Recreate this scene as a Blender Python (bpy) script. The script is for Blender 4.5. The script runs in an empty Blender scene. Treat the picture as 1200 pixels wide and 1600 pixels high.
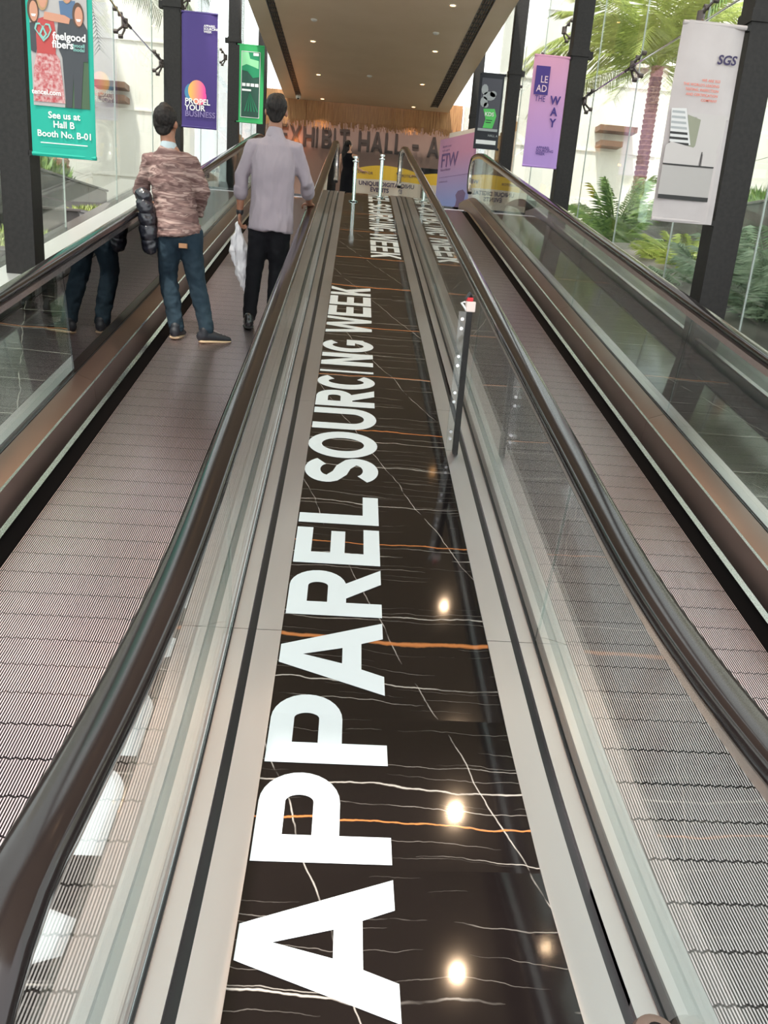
import bpy, bmesh, math, random
from mathutils import Vector, Matrix
from mathutils.geometry import tessellate_polygon
from mathutils.bvhtree import BVHTree
random.seed(7)
C = bpy.context.scene.collection
SC = bpy.context.scene
PI = math.pi

# ------------------------------------------------------------------ camera
pit, yaw, rol, FPX = .2965, .064, .0785, 1222.
EYE = Vector((0, 0, 1.54))
_F = Vector((math.sin(yaw)*math.cos(pit), math.cos(yaw)*math.cos(pit), -math.sin(pit)))
_R = Vector((math.cos(yaw), -math.sin(yaw), 0)); _U = _R.cross(_F)
R_ = _R*math.cos(rol) + _U*math.sin(rol); U_ = -_R*math.sin(rol) + _U*math.cos(rol)
cd = bpy.data.cameras.new('camera'); cam = bpy.data.objects.new('camera', cd); C.objects.link(cam)
cam.matrix_world = Matrix(((R_.x, U_.x, -_F.x, EYE.x), (R_.y, U_.y, -_F.y, EYE.y), (R_.z, U_.z, -_F.z, EYE.z), (0, 0, 0, 1)))
cd.sensor_fit = 'VERTICAL'; cd.sensor_height = 24.0; cd.sensor_width = 18.0
cd.lens = FPX/1600*24.0; cd.clip_start = .02; cd.clip_end = 300
SC.camera = cam
# ------------------------------------------------------------------ world, sun, exposure
w = bpy.data.worlds.new('world'); SC.world = w; w.use_nodes = True
wn = w.node_tree.nodes; wl = w.node_tree.links
bg = wn['Background']; sky = wn.new('ShaderNodeTexSky'); sky.sky_type = 'HOSEK_WILKIE'
sky.turbidity = 7; sky.ground_albedo = .5; sky.sun_direction = Vector((-.2, -.35, .9)).normalized()
mxw = wn.new('ShaderNodeMixRGB'); mxw.inputs[0].default_value = .75; mxw.inputs[2].default_value = (1, 1, 1, 1)
wl.new(sky.outputs[0], mxw.inputs[1]); wl.new(mxw.outputs[0], bg.inputs[0]); bg.inputs[1].default_value = 2.7
sl = bpy.data.lights.new('sun', 'SUN'); so = bpy.data.objects.new('sun', sl); C.objects.link(so)
sl.energy = 6.5; sl.angle = math.radians(3); sl.color = (1, .95, .86)
so.rotation_euler = Vector((-.2, -.35, .9)).to_track_quat('Z', 'Y').to_euler()
SC.view_settings.view_transform = 'Standard'; SC.view_settings.look = 'None'
SC.view_settings.gamma = 1; SC.view_settings.use_curve_mapping = False
SC.view_settings.exposure = 0.18

# ------------------------------------------------------------------ profile of the ramp
Y0, RR, AL, SA = 1.1, 5.5, .216, 14.45
_s1 = Y0 + RR*AL
_ya, _za = Y0 + RR*math.sin(AL) + (SA-_s1)*math.cos(AL), RR*(1-math.cos(AL)) + (SA-_s1)*math.sin(AL)
_cy, _cz = _ya + RR*math.sin(AL), _za - RR*math.cos(AL)
ZT = _cz + RR; SE = SA + RR*AL
def ang(s):
    if s < Y0: return 0
    if s < _s1: return (s-Y0)/RR
    if s < SA: return AL
    if s < SE: return AL - (s-SA)/RR
    return 0
def P(s, h=0):
    a = ang(s)
    if s < Y0: y, z = s, 0
    elif s < _s1: y, z = Y0 + RR*math.sin(a), RR*(1-math.cos(a))
    elif s < SA: y, z = _ya - (SA-s)*math.cos(AL), _za - (SA-s)*math.sin(AL)
    elif s < SE: y, z = _cy - RR*math.sin(a), _cz + RR*math.cos(a)
    else: y, z = _cy + s - SE, ZT
    return y - h*math.sin(a), z + h*math.cos(a)
def srange(a, b):
    out = [a]
    x = a
    while x < b - 1e-6:
        curved = (Y0-.2 <= x < _s1) or (SA-.2 <= x < SE)
        nx = x + (.08 if curved else .8)
        if x < Y0 < nx: nx = Y0
        if x < SA < nx: nx = SA
        x = min(nx, b); out.append(x)
    return out

# ------------------------------------------------------------------ mesh helpers
def link(name, me, mat=None, parent=None):
    o = bpy.data.objects.new(name, me); C.objects.link(o)
    if mat is not None:
        me.materials.clear()
        for m in (mat if isinstance(mat, (list, tuple)) else [mat]): me.materials.append(m)
    if parent is not None: o.parent = parent
    return o
def obj(name, bm, mat, parent=None, smooth=False, loc=None):
    me = bpy.data.meshes.new(name)
    bmesh.ops.recalc_face_normals(bm, faces=bm.faces)
    if smooth:
        for f in bm.faces: f.smooth = True
    bm.to_mesh(me); bm.free()
    if smooth: me.set_sharp_from_angle(angle=.6)
    o = link(name, me, mat, parent)
    if loc: o.location = loc
    return o
def thing(name, label, cat, loc=(0, 0, 0), group=None, rotz=0):
    o = bpy.data.objects.new(name, None); C.objects.link(o); o.location = loc; o.rotation_euler = (0, 0, rotz)
    o.empty_display_size = .1
    tag(o, label, cat, group); return o
def tag(o, label, cat, group=None):
    o['label'] = label; o['category'] = cat
    if group: o['group'] = group
    return o
def struct(o): o['kind'] = 'structure'; return o
def box(bm, x0, x1, y0, y1, z0, z1, bev=0):
    vs = [bm.verts.new((x, y, z)) for x in (x0, x1) for y in (y0, y1) for z in (z0, z1)]
    fs = [(0, 1, 3, 2), (4, 6, 7, 5), (0, 4, 5, 1), (2, 3, 7, 6), (0, 2, 6, 4), (1, 5, 7, 3)]
    fa = [bm.faces.new([vs[i] for i in f]) for f in fs]
    if bev:
        es = list({e for f in fa for e in f.edges})
        bmesh.ops.bevel(bm, geom=es, offset=bev, segments=2, affect='EDGES', profile=.6)
    return bm
def nb(): return bmesh.new()
def BX(*a, **k): return box(nb(), *a, **k)
def rings(bm, rs, cap=True, closed=True):
    vr = [[bm.verts.new(p) for p in r] for r in rs]
    n = len(vr[0])
    for a, b in zip(vr[:-1], vr[1:]):
        for i in range(n if closed else n-1):
            j = (i+1) % n
            bm.faces.new((a[i], a[j], b[j], b[i]))
    if cap and closed:
        bm.faces.new(vr[0][::-1]); bm.faces.new(vr[-1])
    return bm
def tube(bm, pts, rad, n=8, cap=True, flat=1.0, ref=(0, 0, 1)):
    pts = [Vector(p) for p in pts]
    if not isinstance(rad, (list, tuple)): rad = [rad]*len(pts)
    rs = []; u = None
    for i, p in enumerate(pts):
        t = (pts[min(i+1, len(pts)-1)] - pts[max(i-1, 0)]).normalized()
        if u is None:
            r = Vector(ref)
            if abs(t.dot(r)) > .95: r = Vector((1, 0, 0))
            u = t.cross(r).normalized()
        u = (u - t*u.dot(t)).normalized(); v = t.cross(u)
        rs.append([p + (u*math.cos(2*PI*k/n) + v*math.sin(2*PI*k/n)*flat)*rad[i] for k in range(n)])
    return rings(bm, rs, cap)
def cyl(bm, c, r, h, n=16, r2=None):
    r2 = r if r2 is None else r2
    c = Vector(c)
    return rings(bm, [[c+Vector((math.cos(2*PI*k/n)*q, math.sin(2*PI*k/n)*q, z)) for k in range(n)] for q, z in ((r, 0), (r2, h))])
def lathe(bm, c, prof, n=20):
    c = Vector(c)
    return rings(bm, [[c+Vector((math.cos(2*PI*k/n)*q, math.sin(2*PI*k/n)*q, z)) for k in range(n)] for q, z in prof])
def sweep(bm, sec, s0, s1):
    """closed cross-section [(x,h)] swept along the ramp profile"""
    rs = []
    for s in srange(s0, s1):
        rs.append([(x,) + P(s, h) for x, h in sec])
    return rings(bm, rs)
def sheet(bm, x0, x1, s0, s1, h):
    uv = bm.loops.layers.uv.verify()
    ss = srange(s0, s1); rows = [[bm.verts.new((x,)+P(s, h)) for x in (x0, x1)] for s in ss]
    for i in range(len(ss)-1):
        f = bm.faces.new((rows[i][0], rows[i][1], rows[i+1][1], rows[i+1][0]))
        for l, c in zip(f.loops, ((x0, ss[i]), (x1, ss[i]), (x1, ss[i+1]), (x0, ss[i+1]))): l[uv].uv = c
    return bm
def poly2(bm, contours, fn, uv=None):
    """fill 2-D contours (outer + holes) -> mesh through fn(x,y)->3d"""
    pl = [[Vector((p[0], p[1], 0)) for p in c] for c in contours]
    flat = [p for c in pl for p in c]
    tris = tessellate_polygon(pl)
    vs = [bm.verts.new(fn(p.x, p.y)) for p in flat]
    for t in tris:
        try: bm.faces.new([vs[i] for i in t])
        except ValueError: pass
    return bm

# ------------------------------------------------------------------ materials
def mat(name, col, rough=.5, metal=0, spec=.5, **k):
    m = bpy.data.materials.new(name); m.use_nodes = True
    b = m.node_tree.nodes['Principled BSDF']
    b.inputs['Base Color'].default_value = (*col, 1); b.inputs['Roughness'].default_value = rough
    b.inputs['Metallic'].default_value = metal; b.inputs['Specular IOR Level'].default_value = spec
    for kk, v in k.items(): b.inputs[kk.replace('_', ' ')].default_value = v
    return m
def noisy(name, c1, c2, scale=8, rough=.5, metal=0, bump=0, detail=4, stretch=(1, 1, 1), rr=None, coord='Object', **k):
    m = mat(name, c1, rough, metal, **k); nt = m.node_tree; b = nt.nodes['Principled BSDF']
    tc = nt.nodes.new('ShaderNodeTexCoord'); mp = nt.nodes.new('ShaderNodeMapping'); mp.inputs['Scale'].default_value = stretch
    nz = nt.nodes.new('ShaderNodeTexNoise'); nz.inputs['Scale'].default_value = scale; nz.inputs['Detail'].default_value = detail
    cr = nt.nodes.new('ShaderNodeValToRGB'); cr.color_ramp.elements[0].color = (*c1, 1); cr.color_ramp.elements[1].color = (*c2, 1)
    cr.color_ramp.elements[0].position = .35; cr.color_ramp.elements[1].position = .65
    nt.links.new(tc.outputs[coord], mp.inputs[0]); nt.links.new(mp.outputs[0], nz.inputs[0]); nt.links.new(nz.outputs[0], cr.inputs[0])
    nt.links.new(cr.outputs[0], b.inputs['Base Color'])
    if rr:
        mr = nt.nodes.new('ShaderNodeMapRange'); mr.inputs[3].default_value = rr[0]; mr.inputs[4].default_value = rr[1]
        nt.links.new(nz.outputs[0], mr.inputs[0]); nt.links.new(mr.outputs[0], b.inputs['Roughness'])
    if bump:
        bp = nt.nodes.new('ShaderNodeBump'); bp.inputs['Strength'].default_value = bump; bp.inputs['Distance'].default_value = .01
        nt.links.new(nz.outputs[0], bp.inputs['Height']); nt.links.new(bp.outputs[0], b.inputs['Normal'])
    return m
def emit(name, col, st):
    m = mat(name, col, .5); b = m.node_tree.nodes['Principled BSDF']
    b.inputs['Emission Color'].default_value = (*col, 1); b.inputs['Emission Strength'].default_value = st; return m
def glassmat(name, tint, ior=1.5, gloss=(1, 1, 1), rough=0.0):
    m = bpy.data.materials.new(name); m.use_nodes = True; nt = m.node_tree; nt.nodes.clear()
    o = nt.nodes.new('ShaderNodeOutputMaterial'); mx = nt.nodes.new('ShaderNodeMixShader')
    tr = nt.nodes.new('ShaderNodeBsdfTransparent'); tr.inputs[0].default_value = (*tint, 1)
    gl = nt.nodes.new('ShaderNodeBsdfGlossy'); gl.inputs[0].default_value = (*gloss, 1); gl.inputs['Roughness'].default_value = rough
    fr = nt.nodes.new('ShaderNodeFresnel'); ge = nt.nodes.new('ShaderNodeNewGeometry'); mi = nt.nodes.new('ShaderNodeMapRange')
    mi.inputs[3].default_value = ior; mi.inputs[4].default_value = 1/ior      # same reflectance from both faces
    nt.links.new(ge.outputs['Backfacing'], mi.inputs[0]); nt.links.new(mi.outputs[0], fr.inputs[0])
    nt.links.new(fr.outputs[0], mx.inputs[0]); nt.links.new(tr.outputs[0], mx.inputs[1]); nt.links.new(gl.outputs[0], mx.inputs[2])
    nt.links.new(mx.outputs[0], o.inputs[0]); return m

def brushed(m, an=.8):
    nt = m.node_tree; b = nt.nodes['Principled BSDF']; b.inputs['Anisotropic'].default_value = an
    cv = nt.nodes.new('ShaderNodeCombineXYZ'); cv.inputs[0].default_value = 1; nt.links.new(cv.outputs[0], b.inputs['Tangent']); return m
STEEL = noisy('brushed_steel', (.70, .64, .66), (.80, .74, .76), 3, .45, 1, 0, 3, (1, .15, 1), (.33, .44)); brushed(STEEL, .88)
STEELD = noisy('bronze_steel', (.26, .20, .185), (.33, .26, .24), 2.2, .3, 1, 0, 3, (1, .3, 1), (.30, .40)); brushed(STEELD, .5)
STEELB = mat('bright_steel_edge', (.72, .69, .67), .25, 1)
CHROME = mat('chrome', (.8, .8, .8), .08, 1)
BLACK = mat('black_rubber', (.012, .012, .014), .45)
GAP = mat('dark_gap', (.006, .005, .005), .9, 0, .1)
RAIL = mat('handrail_rubber', (.010, .007, .007), .14, 0, .5)
COLM = noisy('column_paint', (.017, .015, .015), (.023, .021, .020), 30, .5, spec=.25)
BALG = glassmat('balustrade_glass', (.84, .90, .88), 1.62)
DARKG = glassmat('dark_film_glass', (.10, .10, .105), 1.9)
WING = glassmat('facade_glass', (.93, .97, .95), 1.45)
GEDGE = mat('glass_edge', (.75, .86, .83), .2)
LETT = mat('white_vinyl', (.62, .66, .69), .35)

def marble(name, gold):
    m = mat(name, (.02, .015, .015), .07, 0, .5); nt = m.node_tree; L = nt.links; N = nt.nodes.new
    b = nt.nodes['Principled BSDF']
    uv = N('ShaderNodeUVMap'); sep = N('ShaderNodeSeparateXYZ'); L.new(uv.outputs[0], sep.inputs[0])
    nz = N('ShaderNodeTexNoise'); nz.inputs['Scale'].default_value = 2.2; nz.inputs['Detail'].default_value = 5; L.new(uv.outputs[0], nz.inputs[0])
    fine = N('ShaderNodeTexNoise'); fine.inputs['Scale'].default_value = 14; fine.inputs['Detail'].default_value = 3; L.new(uv.outputs[0], fine.inputs[0])
    def mth(op, a, bb=None, c=None):
        n = N('ShaderNodeMath'); n.operation = op
        for i, v in enumerate((a, bb, c)):
            if v is None: continue
            if isinstance(v, (int, float)): n.inputs[i].default_value = v
            else: L.new(v, n.inputs[i])
        return n.outputs[0]
    dist = mth('MULTIPLY_ADD', nz.outputs[0], .12, mth('MULTIPLY', fine.outputs[0], .016))
    vv = mth('ADD', mth('MULTIPLY_ADD', sep.outputs[0], .03, sep.outputs[1]), dist)
    uu = mth('ADD', sep.outputs[0], mth('MULTIPLY', nz.outputs[0], .14))
    def lines(coord, freq, width, seed, thr):
        v = N('ShaderNodeTexVoronoi'); v.voronoi_dimensions = '1D'; v.feature = 'DISTANCE_TO_EDGE'
        v.inputs['Scale'].default_value = 1.0
        cc = mth('MULTIPLY_ADD', coord, freq, seed); L.new(cc, v.inputs['W'])
        d = mth('DIVIDE', v.outputs[0], width*freq)
        ln = mth('SUBTRACT', 1.0, mth('MINIMUM', d, 1.0))
        k = N('ShaderNodeTexNoise'); k.inputs['Scale'].default_value = 2.6; k.inputs['Detail'].default_value = 4
        mp = N('ShaderNodeMapping'); mp.inputs['Location'].default_value = (seed, seed*2, 0); mp.inputs['Scale'].default_value = (.7, 2.2, 1)
        L.new(uv.outputs[0], mp.inputs[0]); L.new(mp.outputs[0], k.inputs[0])
        ms = N('ShaderNodeMapRange'); ms.inputs[1].default_value = thr; ms.inputs[2].default_value = thr+.14; L.new(k.outputs[0], ms.inputs[0])
        return mth('MULTIPLY', ln, ms.outputs[0])
    a = lines(vv, 6, .0022, 3.3, .45); a2 = lines(vv, 17, .0014, 9.1, .5); a3 = lines(vv, 2.2, .0042, 1.7, .36)
    diag = mth('ADD', mth('MULTIPLY', sep.outputs[0], 1.0), mth('MULTIPLY', sep.outputs[1], .34))
    diag = mth('ADD', diag, mth('MULTIPLY', nz.outputs[0], .10))
    dl = lines(diag, 1.7, .0030, 5.2, .40)
    w_ = mth('MINIMUM', mth('ADD', mth('ADD', mth('MULTIPLY', a, .55), mth('MULTIPLY', a2, .28)), mth('ADD', mth('MULTIPLY', a3, .8), mth('MULTIPLY', dl, .7))), 1.0)
    # explicit golden bands
    g = None
    for s0, wd in gold:
        d = mth('ABSOLUTE', mth('SUBTRACT', mth('SUBTRACT', vv, .075), s0))
        q = mth('MAXIMUM', mth('SUBTRACT', 1.0, mth('POWER', mth('DIVIDE', d, wd), 2.0)), 0.0)
        g = q if g is None else mth('MAXIMUM', g, q)
    base = N('ShaderNodeValToRGB'); base.color_ramp.elements[0].color = (.003, .0022, .0025, 1); base.color_ramp.elements[1].color = (.010, .007, .007, 1)
    L.new(nz.outputs[0], base.inputs[0])
    m1 = N('ShaderNodeMixRGB'); L.new(w_, m1.inputs[0]); L.new(base.outputs[0], m1.inputs[1]); m1.inputs[2].default_value = (.62, .55, .50, 1)
    m2 = N('ShaderNodeMixRGB'); m2.inputs[2].default_value = (.46, .16, .05, 1); L.new(m1.outputs[0], m2.inputs[1])
    if g is None: m2.inputs[0].default_value = 0
    else: L.new(g, m2.inputs[0])
    L.new(m2.outputs[0], b.inputs['Base Color'])
    return m
MARB = marble('black_marble', [(2.689, .013), (1.85, .004), (3.379, .005), (4.651, .008), (5.59, .008), (6.777, .012), (8.163, .02), (9.519, .02), (11.2, .02), (12.6, .02)])
MARB2 = marble('black_marble_side', [(3.2, .01), (6.1, .008), (9.3, .012)])

# ------------------------------------------------------------------ floors
XC = .214                                                   # centre line of the marble strip
def mir(x, side): return x if side > 0 else 2*XC - x
def flat_uv_box(x0, x1, y0, y1, z0, z1):
    bm = BX(x0, x1, y0, y1, z0, z1); uv = bm.loops.layers.uv.verify()
    for f in bm.faces:
        for l in f.loops: l[uv].uv = (l.vert.co.x, l.vert.co.y)
    return bm
def slab(x0, x1, s0, s1, th, m, sm=True):
    bm = sheet(nb(), x0, x1, s0, s1, 0)
    uv = bm.loops.layers.uv.verify()
    r = bmesh.ops.extrude_face_region(bm, geom=list(bm.faces))
    for v in r['geom']:
        if isinstance(v, bmesh.types.BMVert): v.co.z -= th
    return struct(obj('floor', bm, m, None, sm))
_sr = srange
srange = lambda a, b: [a] + [x for x in (Y0, Y0+.6, _s1) if a < x < b] + [x for x in _sr(_s1, b) if x > _s1]   # flat marble slabs across the bend
slab(-.178, .606, .35, 16.6, .3, MARB, False); srange = _sr
slab(2.30, 3.4, .35, 16.6, .3, MARB2)
slab(-3.1, -1.872, .35, 16.6, .3, MARB2)
struct(obj('floor', flat_uv_box(-3.1, 3.4, -2.5, .35, -.3, 0), MARB2))
struct(obj('floor', flat_uv_box(-3.1, 3.4, P(16.6)[0], 29, ZT-.3, ZT), MARB2))

# ------------------------------------------------------------------ moving walkways
S0, S1 = .55, 15.9          # ends of the balustrades (arc length)
HR = .77
def pallet_mesh():
    bm = nb(); L = .142; x0, x1 = .965, 1.872
    box(bm, x0, x1, 0, L, -.03, -.012)
    p = .0092; n = int((x1-x0-.004)/p)
    for i in range(n):
        a = x0+.003+i*p; o = (.0, .0035, .007, .0035)[i % 4]
        v = [bm.verts.new((xx, yy, zz)) for xx, yy, zz in ((a, o, -.012), (a+.0006, o, 0), (a+.0050, o, 0), (a+.0056, o, -.012), (a, L+.0022+o, -.012), (a+.0006, L+.0022+o, 0), (a+.0050, L+.0022+o, 0), (a+.0056, L+.0022+o, -.012))]
        bm.faces.new((v[0], v[1], v[5], v[4])); bm.faces.new((v[1], v[2], v[6], v[5])).material_index = 1; bm.faces.new((v[2], v[3], v[7], v[6])); bm.faces.new((v[0], v[3], v[2], v[1])); bm.faces.new((v[4], v[5], v[6], v[7]))
    me = bpy.data.meshes.new('pallet'); bm.to_mesh(me); bm.free(); return me
PALL = noisy('pallet_aluminium', (.74, .60, .64), (.88, .75, .79), 1.6, .4, .9, 0, 4, (1, 1, 1), (.26, .42), coord='Object')
brushed(PALL); PAL = pallet_mesh(); PAL.materials.append(mat('pallet_groove', (.09, .075, .08), .5, .6)); PAL.materials.append(PALL)

def rail_path():
    c0y, r = .86, .30
    zc = HR - r
    pts = []
    for k in range(15):
        a = math.radians(250 - k*(160/14))
        pts.append((c0y + r*math.cos(a), zc + r*math.sin(a)))
    for s in srange(.95, S1-.4): pts.append(P(s, HR))
    ye = P(S1-.32)[0]; ztop = ZT+HR
    for k in range(15):
        a = math.radians(90 - k*(160/14)); pts.append((ye + r*math.cos(a), ztop - r + r*math.sin(a)))
    return pts
def rail_sweep(bm, x, sec, path):
    rs = []
    for i, (y, z) in enumerate(path):
        a = path[max(i-1, 0)]; b = path[min(i+1, len(path)-1)]
        t = Vector((b[0]-a[0], b[1]-a[1])).normalized(); n = (-t.y, t.x)
        rs.append([(x+dx, y+n[0]*dh, z+n[1]*dh) for dx, dh in sec])
    return rings(bm, rs)
RSEC = [(.046*math.copysign(abs(math.cos(a))**.62, math.cos(a)), .002+.026*math.copysign(abs(math.sin(a))**.75, math.sin(a))) for a in [2*PI*k/20 for k in range(20)]]
GSEC = [(-.02, -.06), (.02, -.06), (.03, -.022), (-.03, -.022)]
JOINTS = [.9, 2.72, 5.05, 7.7, 10.35, 13.0, 15.3]

def balustrade(par, xg, inner, side):
    """xg: glass plane; inner=+1 if the belt lies at larger local x (near glass), local coordinates of the right walkway"""
    def X(x): return mir(x, side)
    def sw(name, sec, s0, s1, m, smooth=True, label=None):
        o = obj(name, sweep(nb(), [(X(x), h) for x, h in sec], s0, s1), m, par, smooth)
        if label: o['label'] = label
        return o
    path = rail_path(); xr = X(xg)
    obj('handrail', rail_sweep(nb(), xr, RSEC, path), RAIL, par, True)
    g = obj('rail_guide', rail_sweep(nb(), xr, GSEC, path), STEELB, par)
    # glass panels
    r = .30
    edges = [None] + JOINTS[1:-1] + [None]
    segs = list(zip(JOINTS[:-1], JOINTS[1:]))
    for k, (a, b) in enumerate(segs):
        a2 = a + (.004 if k else 0); b2 = b - (.004 if k < len(segs)-1 else 0)
        ss = srange(a2, b2); top = [P(s, HR-.05) for s in ss]; bot = [P(s, -.03) for s in ss]
        if k == 0:
            pre = [(.86 + .25*math.cos(math.radians(t)), HR-.30+.25*math.sin(math.radians(t))) for t in (180, 160, 140, 120, 105)]
            prb = [(y, -.03) for y, z in pre]
            top = pre + top; bot = prb + bot
        if k == len(segs)-1:
            ye = P(S1-.32)[0]; po = [(ye+.25*math.cos(math.radians(t)), ZT+HR-.30+.25*math.sin(math.radians(t))) for t in (80, 60, 40, 20, 0)]
            top = top+po; bot = bot+[(y, ZT-.03) for y, z in po]
        bm = nb(); rows = []
        for (ty, tz), (by, bz) in zip(top, bot):
            rows.append([(xr-.006, ty, tz), (xr+.006, ty, tz), (xr+.006, by, bz), (xr-.006, by, bz)])
        vr = [[bm.verts.new(p) for p in q] for q in rows]
        for p, q in zip(vr[:-1], vr[1:]):
            for i in range(4):
                f = bm.faces.new((p[i], p[(i+1) % 4], q[(i+1) % 4], q[i])); f.material_index = 1 if i in (0, 2) else 0
        for q in (vr[0], vr[-1]): bm.faces.new(q).material_index = 1
        dark = (side < 0 and inner < 0 and k == 2)
        o = obj('glass_panel', bm, [DARKG if dark else BALG, GEDGE], par)
        if dark: o['label'] = 'dark mirror-like glass panel'
    d = inner
    def q(x0, x1, h0, h1):           # rectangle section between two offsets from the glass, towards -d (outside)
        a, b = xg + x0, xg + x1; return [(a, h0), (b, h0), (b, h1), (a, h1)]
    o_ = -d
    bnds = [S0-.25] + JOINTS[1:-1] + [S1+.3]
    for a, b in zip(bnds[:-1], bnds[1:]):
        sw('deck_strip', q(o_*.0125, o_*.067, -.1, .004), a, b-.003, STEEL)
        sw('deck_strip', q(o_*.098, o_*.1915, -.1, .004), a, b-.003, STEEL)
        if d > 0:
            sw('inner_deck', [(xg+.0125, -.05), (xg+.0125, .03), (xg+.03, .03), (xg+.118, .004), (xg+.118, -.012), (xg+.10, -.05)], a, b-.003, STEEL)
            sw('skirt', [(xg+.119, -.012), (xg+.122, .002), (xg+.135, -.17), (xg+.122, -.17)], a, b-.003, STEEL)
        else:
            sw('inner_deck', [(xg-.0125, -.05), (xg-.0125, .078), (xg-.025, .078), (xg-.118, .040), (xg-.118, .026), (xg-.10, -.05)], a, b-.003, STEELD)
            sw('skirt', [(xg-.104, .026), (xg-.118, .036), (xg-.124, -.125), (xg-.11, -.125)], a, b-.003, STEELD)
            sw('skirt_edge', [(xg-.118, .043), (xg-.113, .0405), (xg-.118, .030), (xg-.124, .034)], a, b-.003, STEELB)
            sw('skirt_lip', [(xg-.11, -.125), (xg-.124, -.125), (xg-.140, -.145), (xg-.11, -.150)], a, b-.003, STEELB)
    sw('groove', q(o_*.067, o_*.098, -.1, -.014), S0-.25, S1+.3, BLACK)
    sw('gasket', q(o_*.0062, o_*.0122, -.05, .010), S0, S1+.1, BLACK)
    sw('gasket', q(d*.0062, d*.0122, -.05, .035 if d > 0 else .082), S0, S1+.1, BLACK)
    sw('under_frame', q(d*.06, d*.30, -.26, -.175), S0-.25, S1+.3, GAP)

def walkway(side, label):
    par = thing('moving_walkway', label, 'moving walkway', (mir(1.45, side), .55, 0))
    balustrade(par, .7975, 1, side)
    balustrade(par, 2.10, -1, side)
    # belt pallets
    s = .86; n = 0
    while s < 15.25:
        y, z = P(s, -.15); y2, z2 = P(s+.148, -.15)
        o = bpy.data.objects.new('pallet', PAL); C.objects.link(o)
        o.rotation_euler = (math.atan2(z2-z, y2-y), 0, 0); o.location = (0 if side > 0 else 2*XC-2*1.4185, y, z)
        if side < 0: o.location.x = mir(1.4185, -1) - 1.4185
        o.parent = par; s += .148; n += 1
    for nm, a, b in (('comb_plate', S0-.25, .84), ('comb_plate', 15.27, S1+.3)):
        obj(nm, sweep(nb(), [(mir(.90, side), -.152), (mir(1.99, side), -.152), (mir(1.99, side), -.135), (mir(.90, side), -.135)], a, b), STEEL, par)
    for c in par.children: c.matrix_parent_inverse = par.matrix_world.inverted() if False else Matrix.Translation(-par.location)
    return par
walkway(-1, 'inclined moving walkway on the left carrying two standing men')
walkway(1, 'empty inclined moving walkway on the right of the lettered marble strip')

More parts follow.
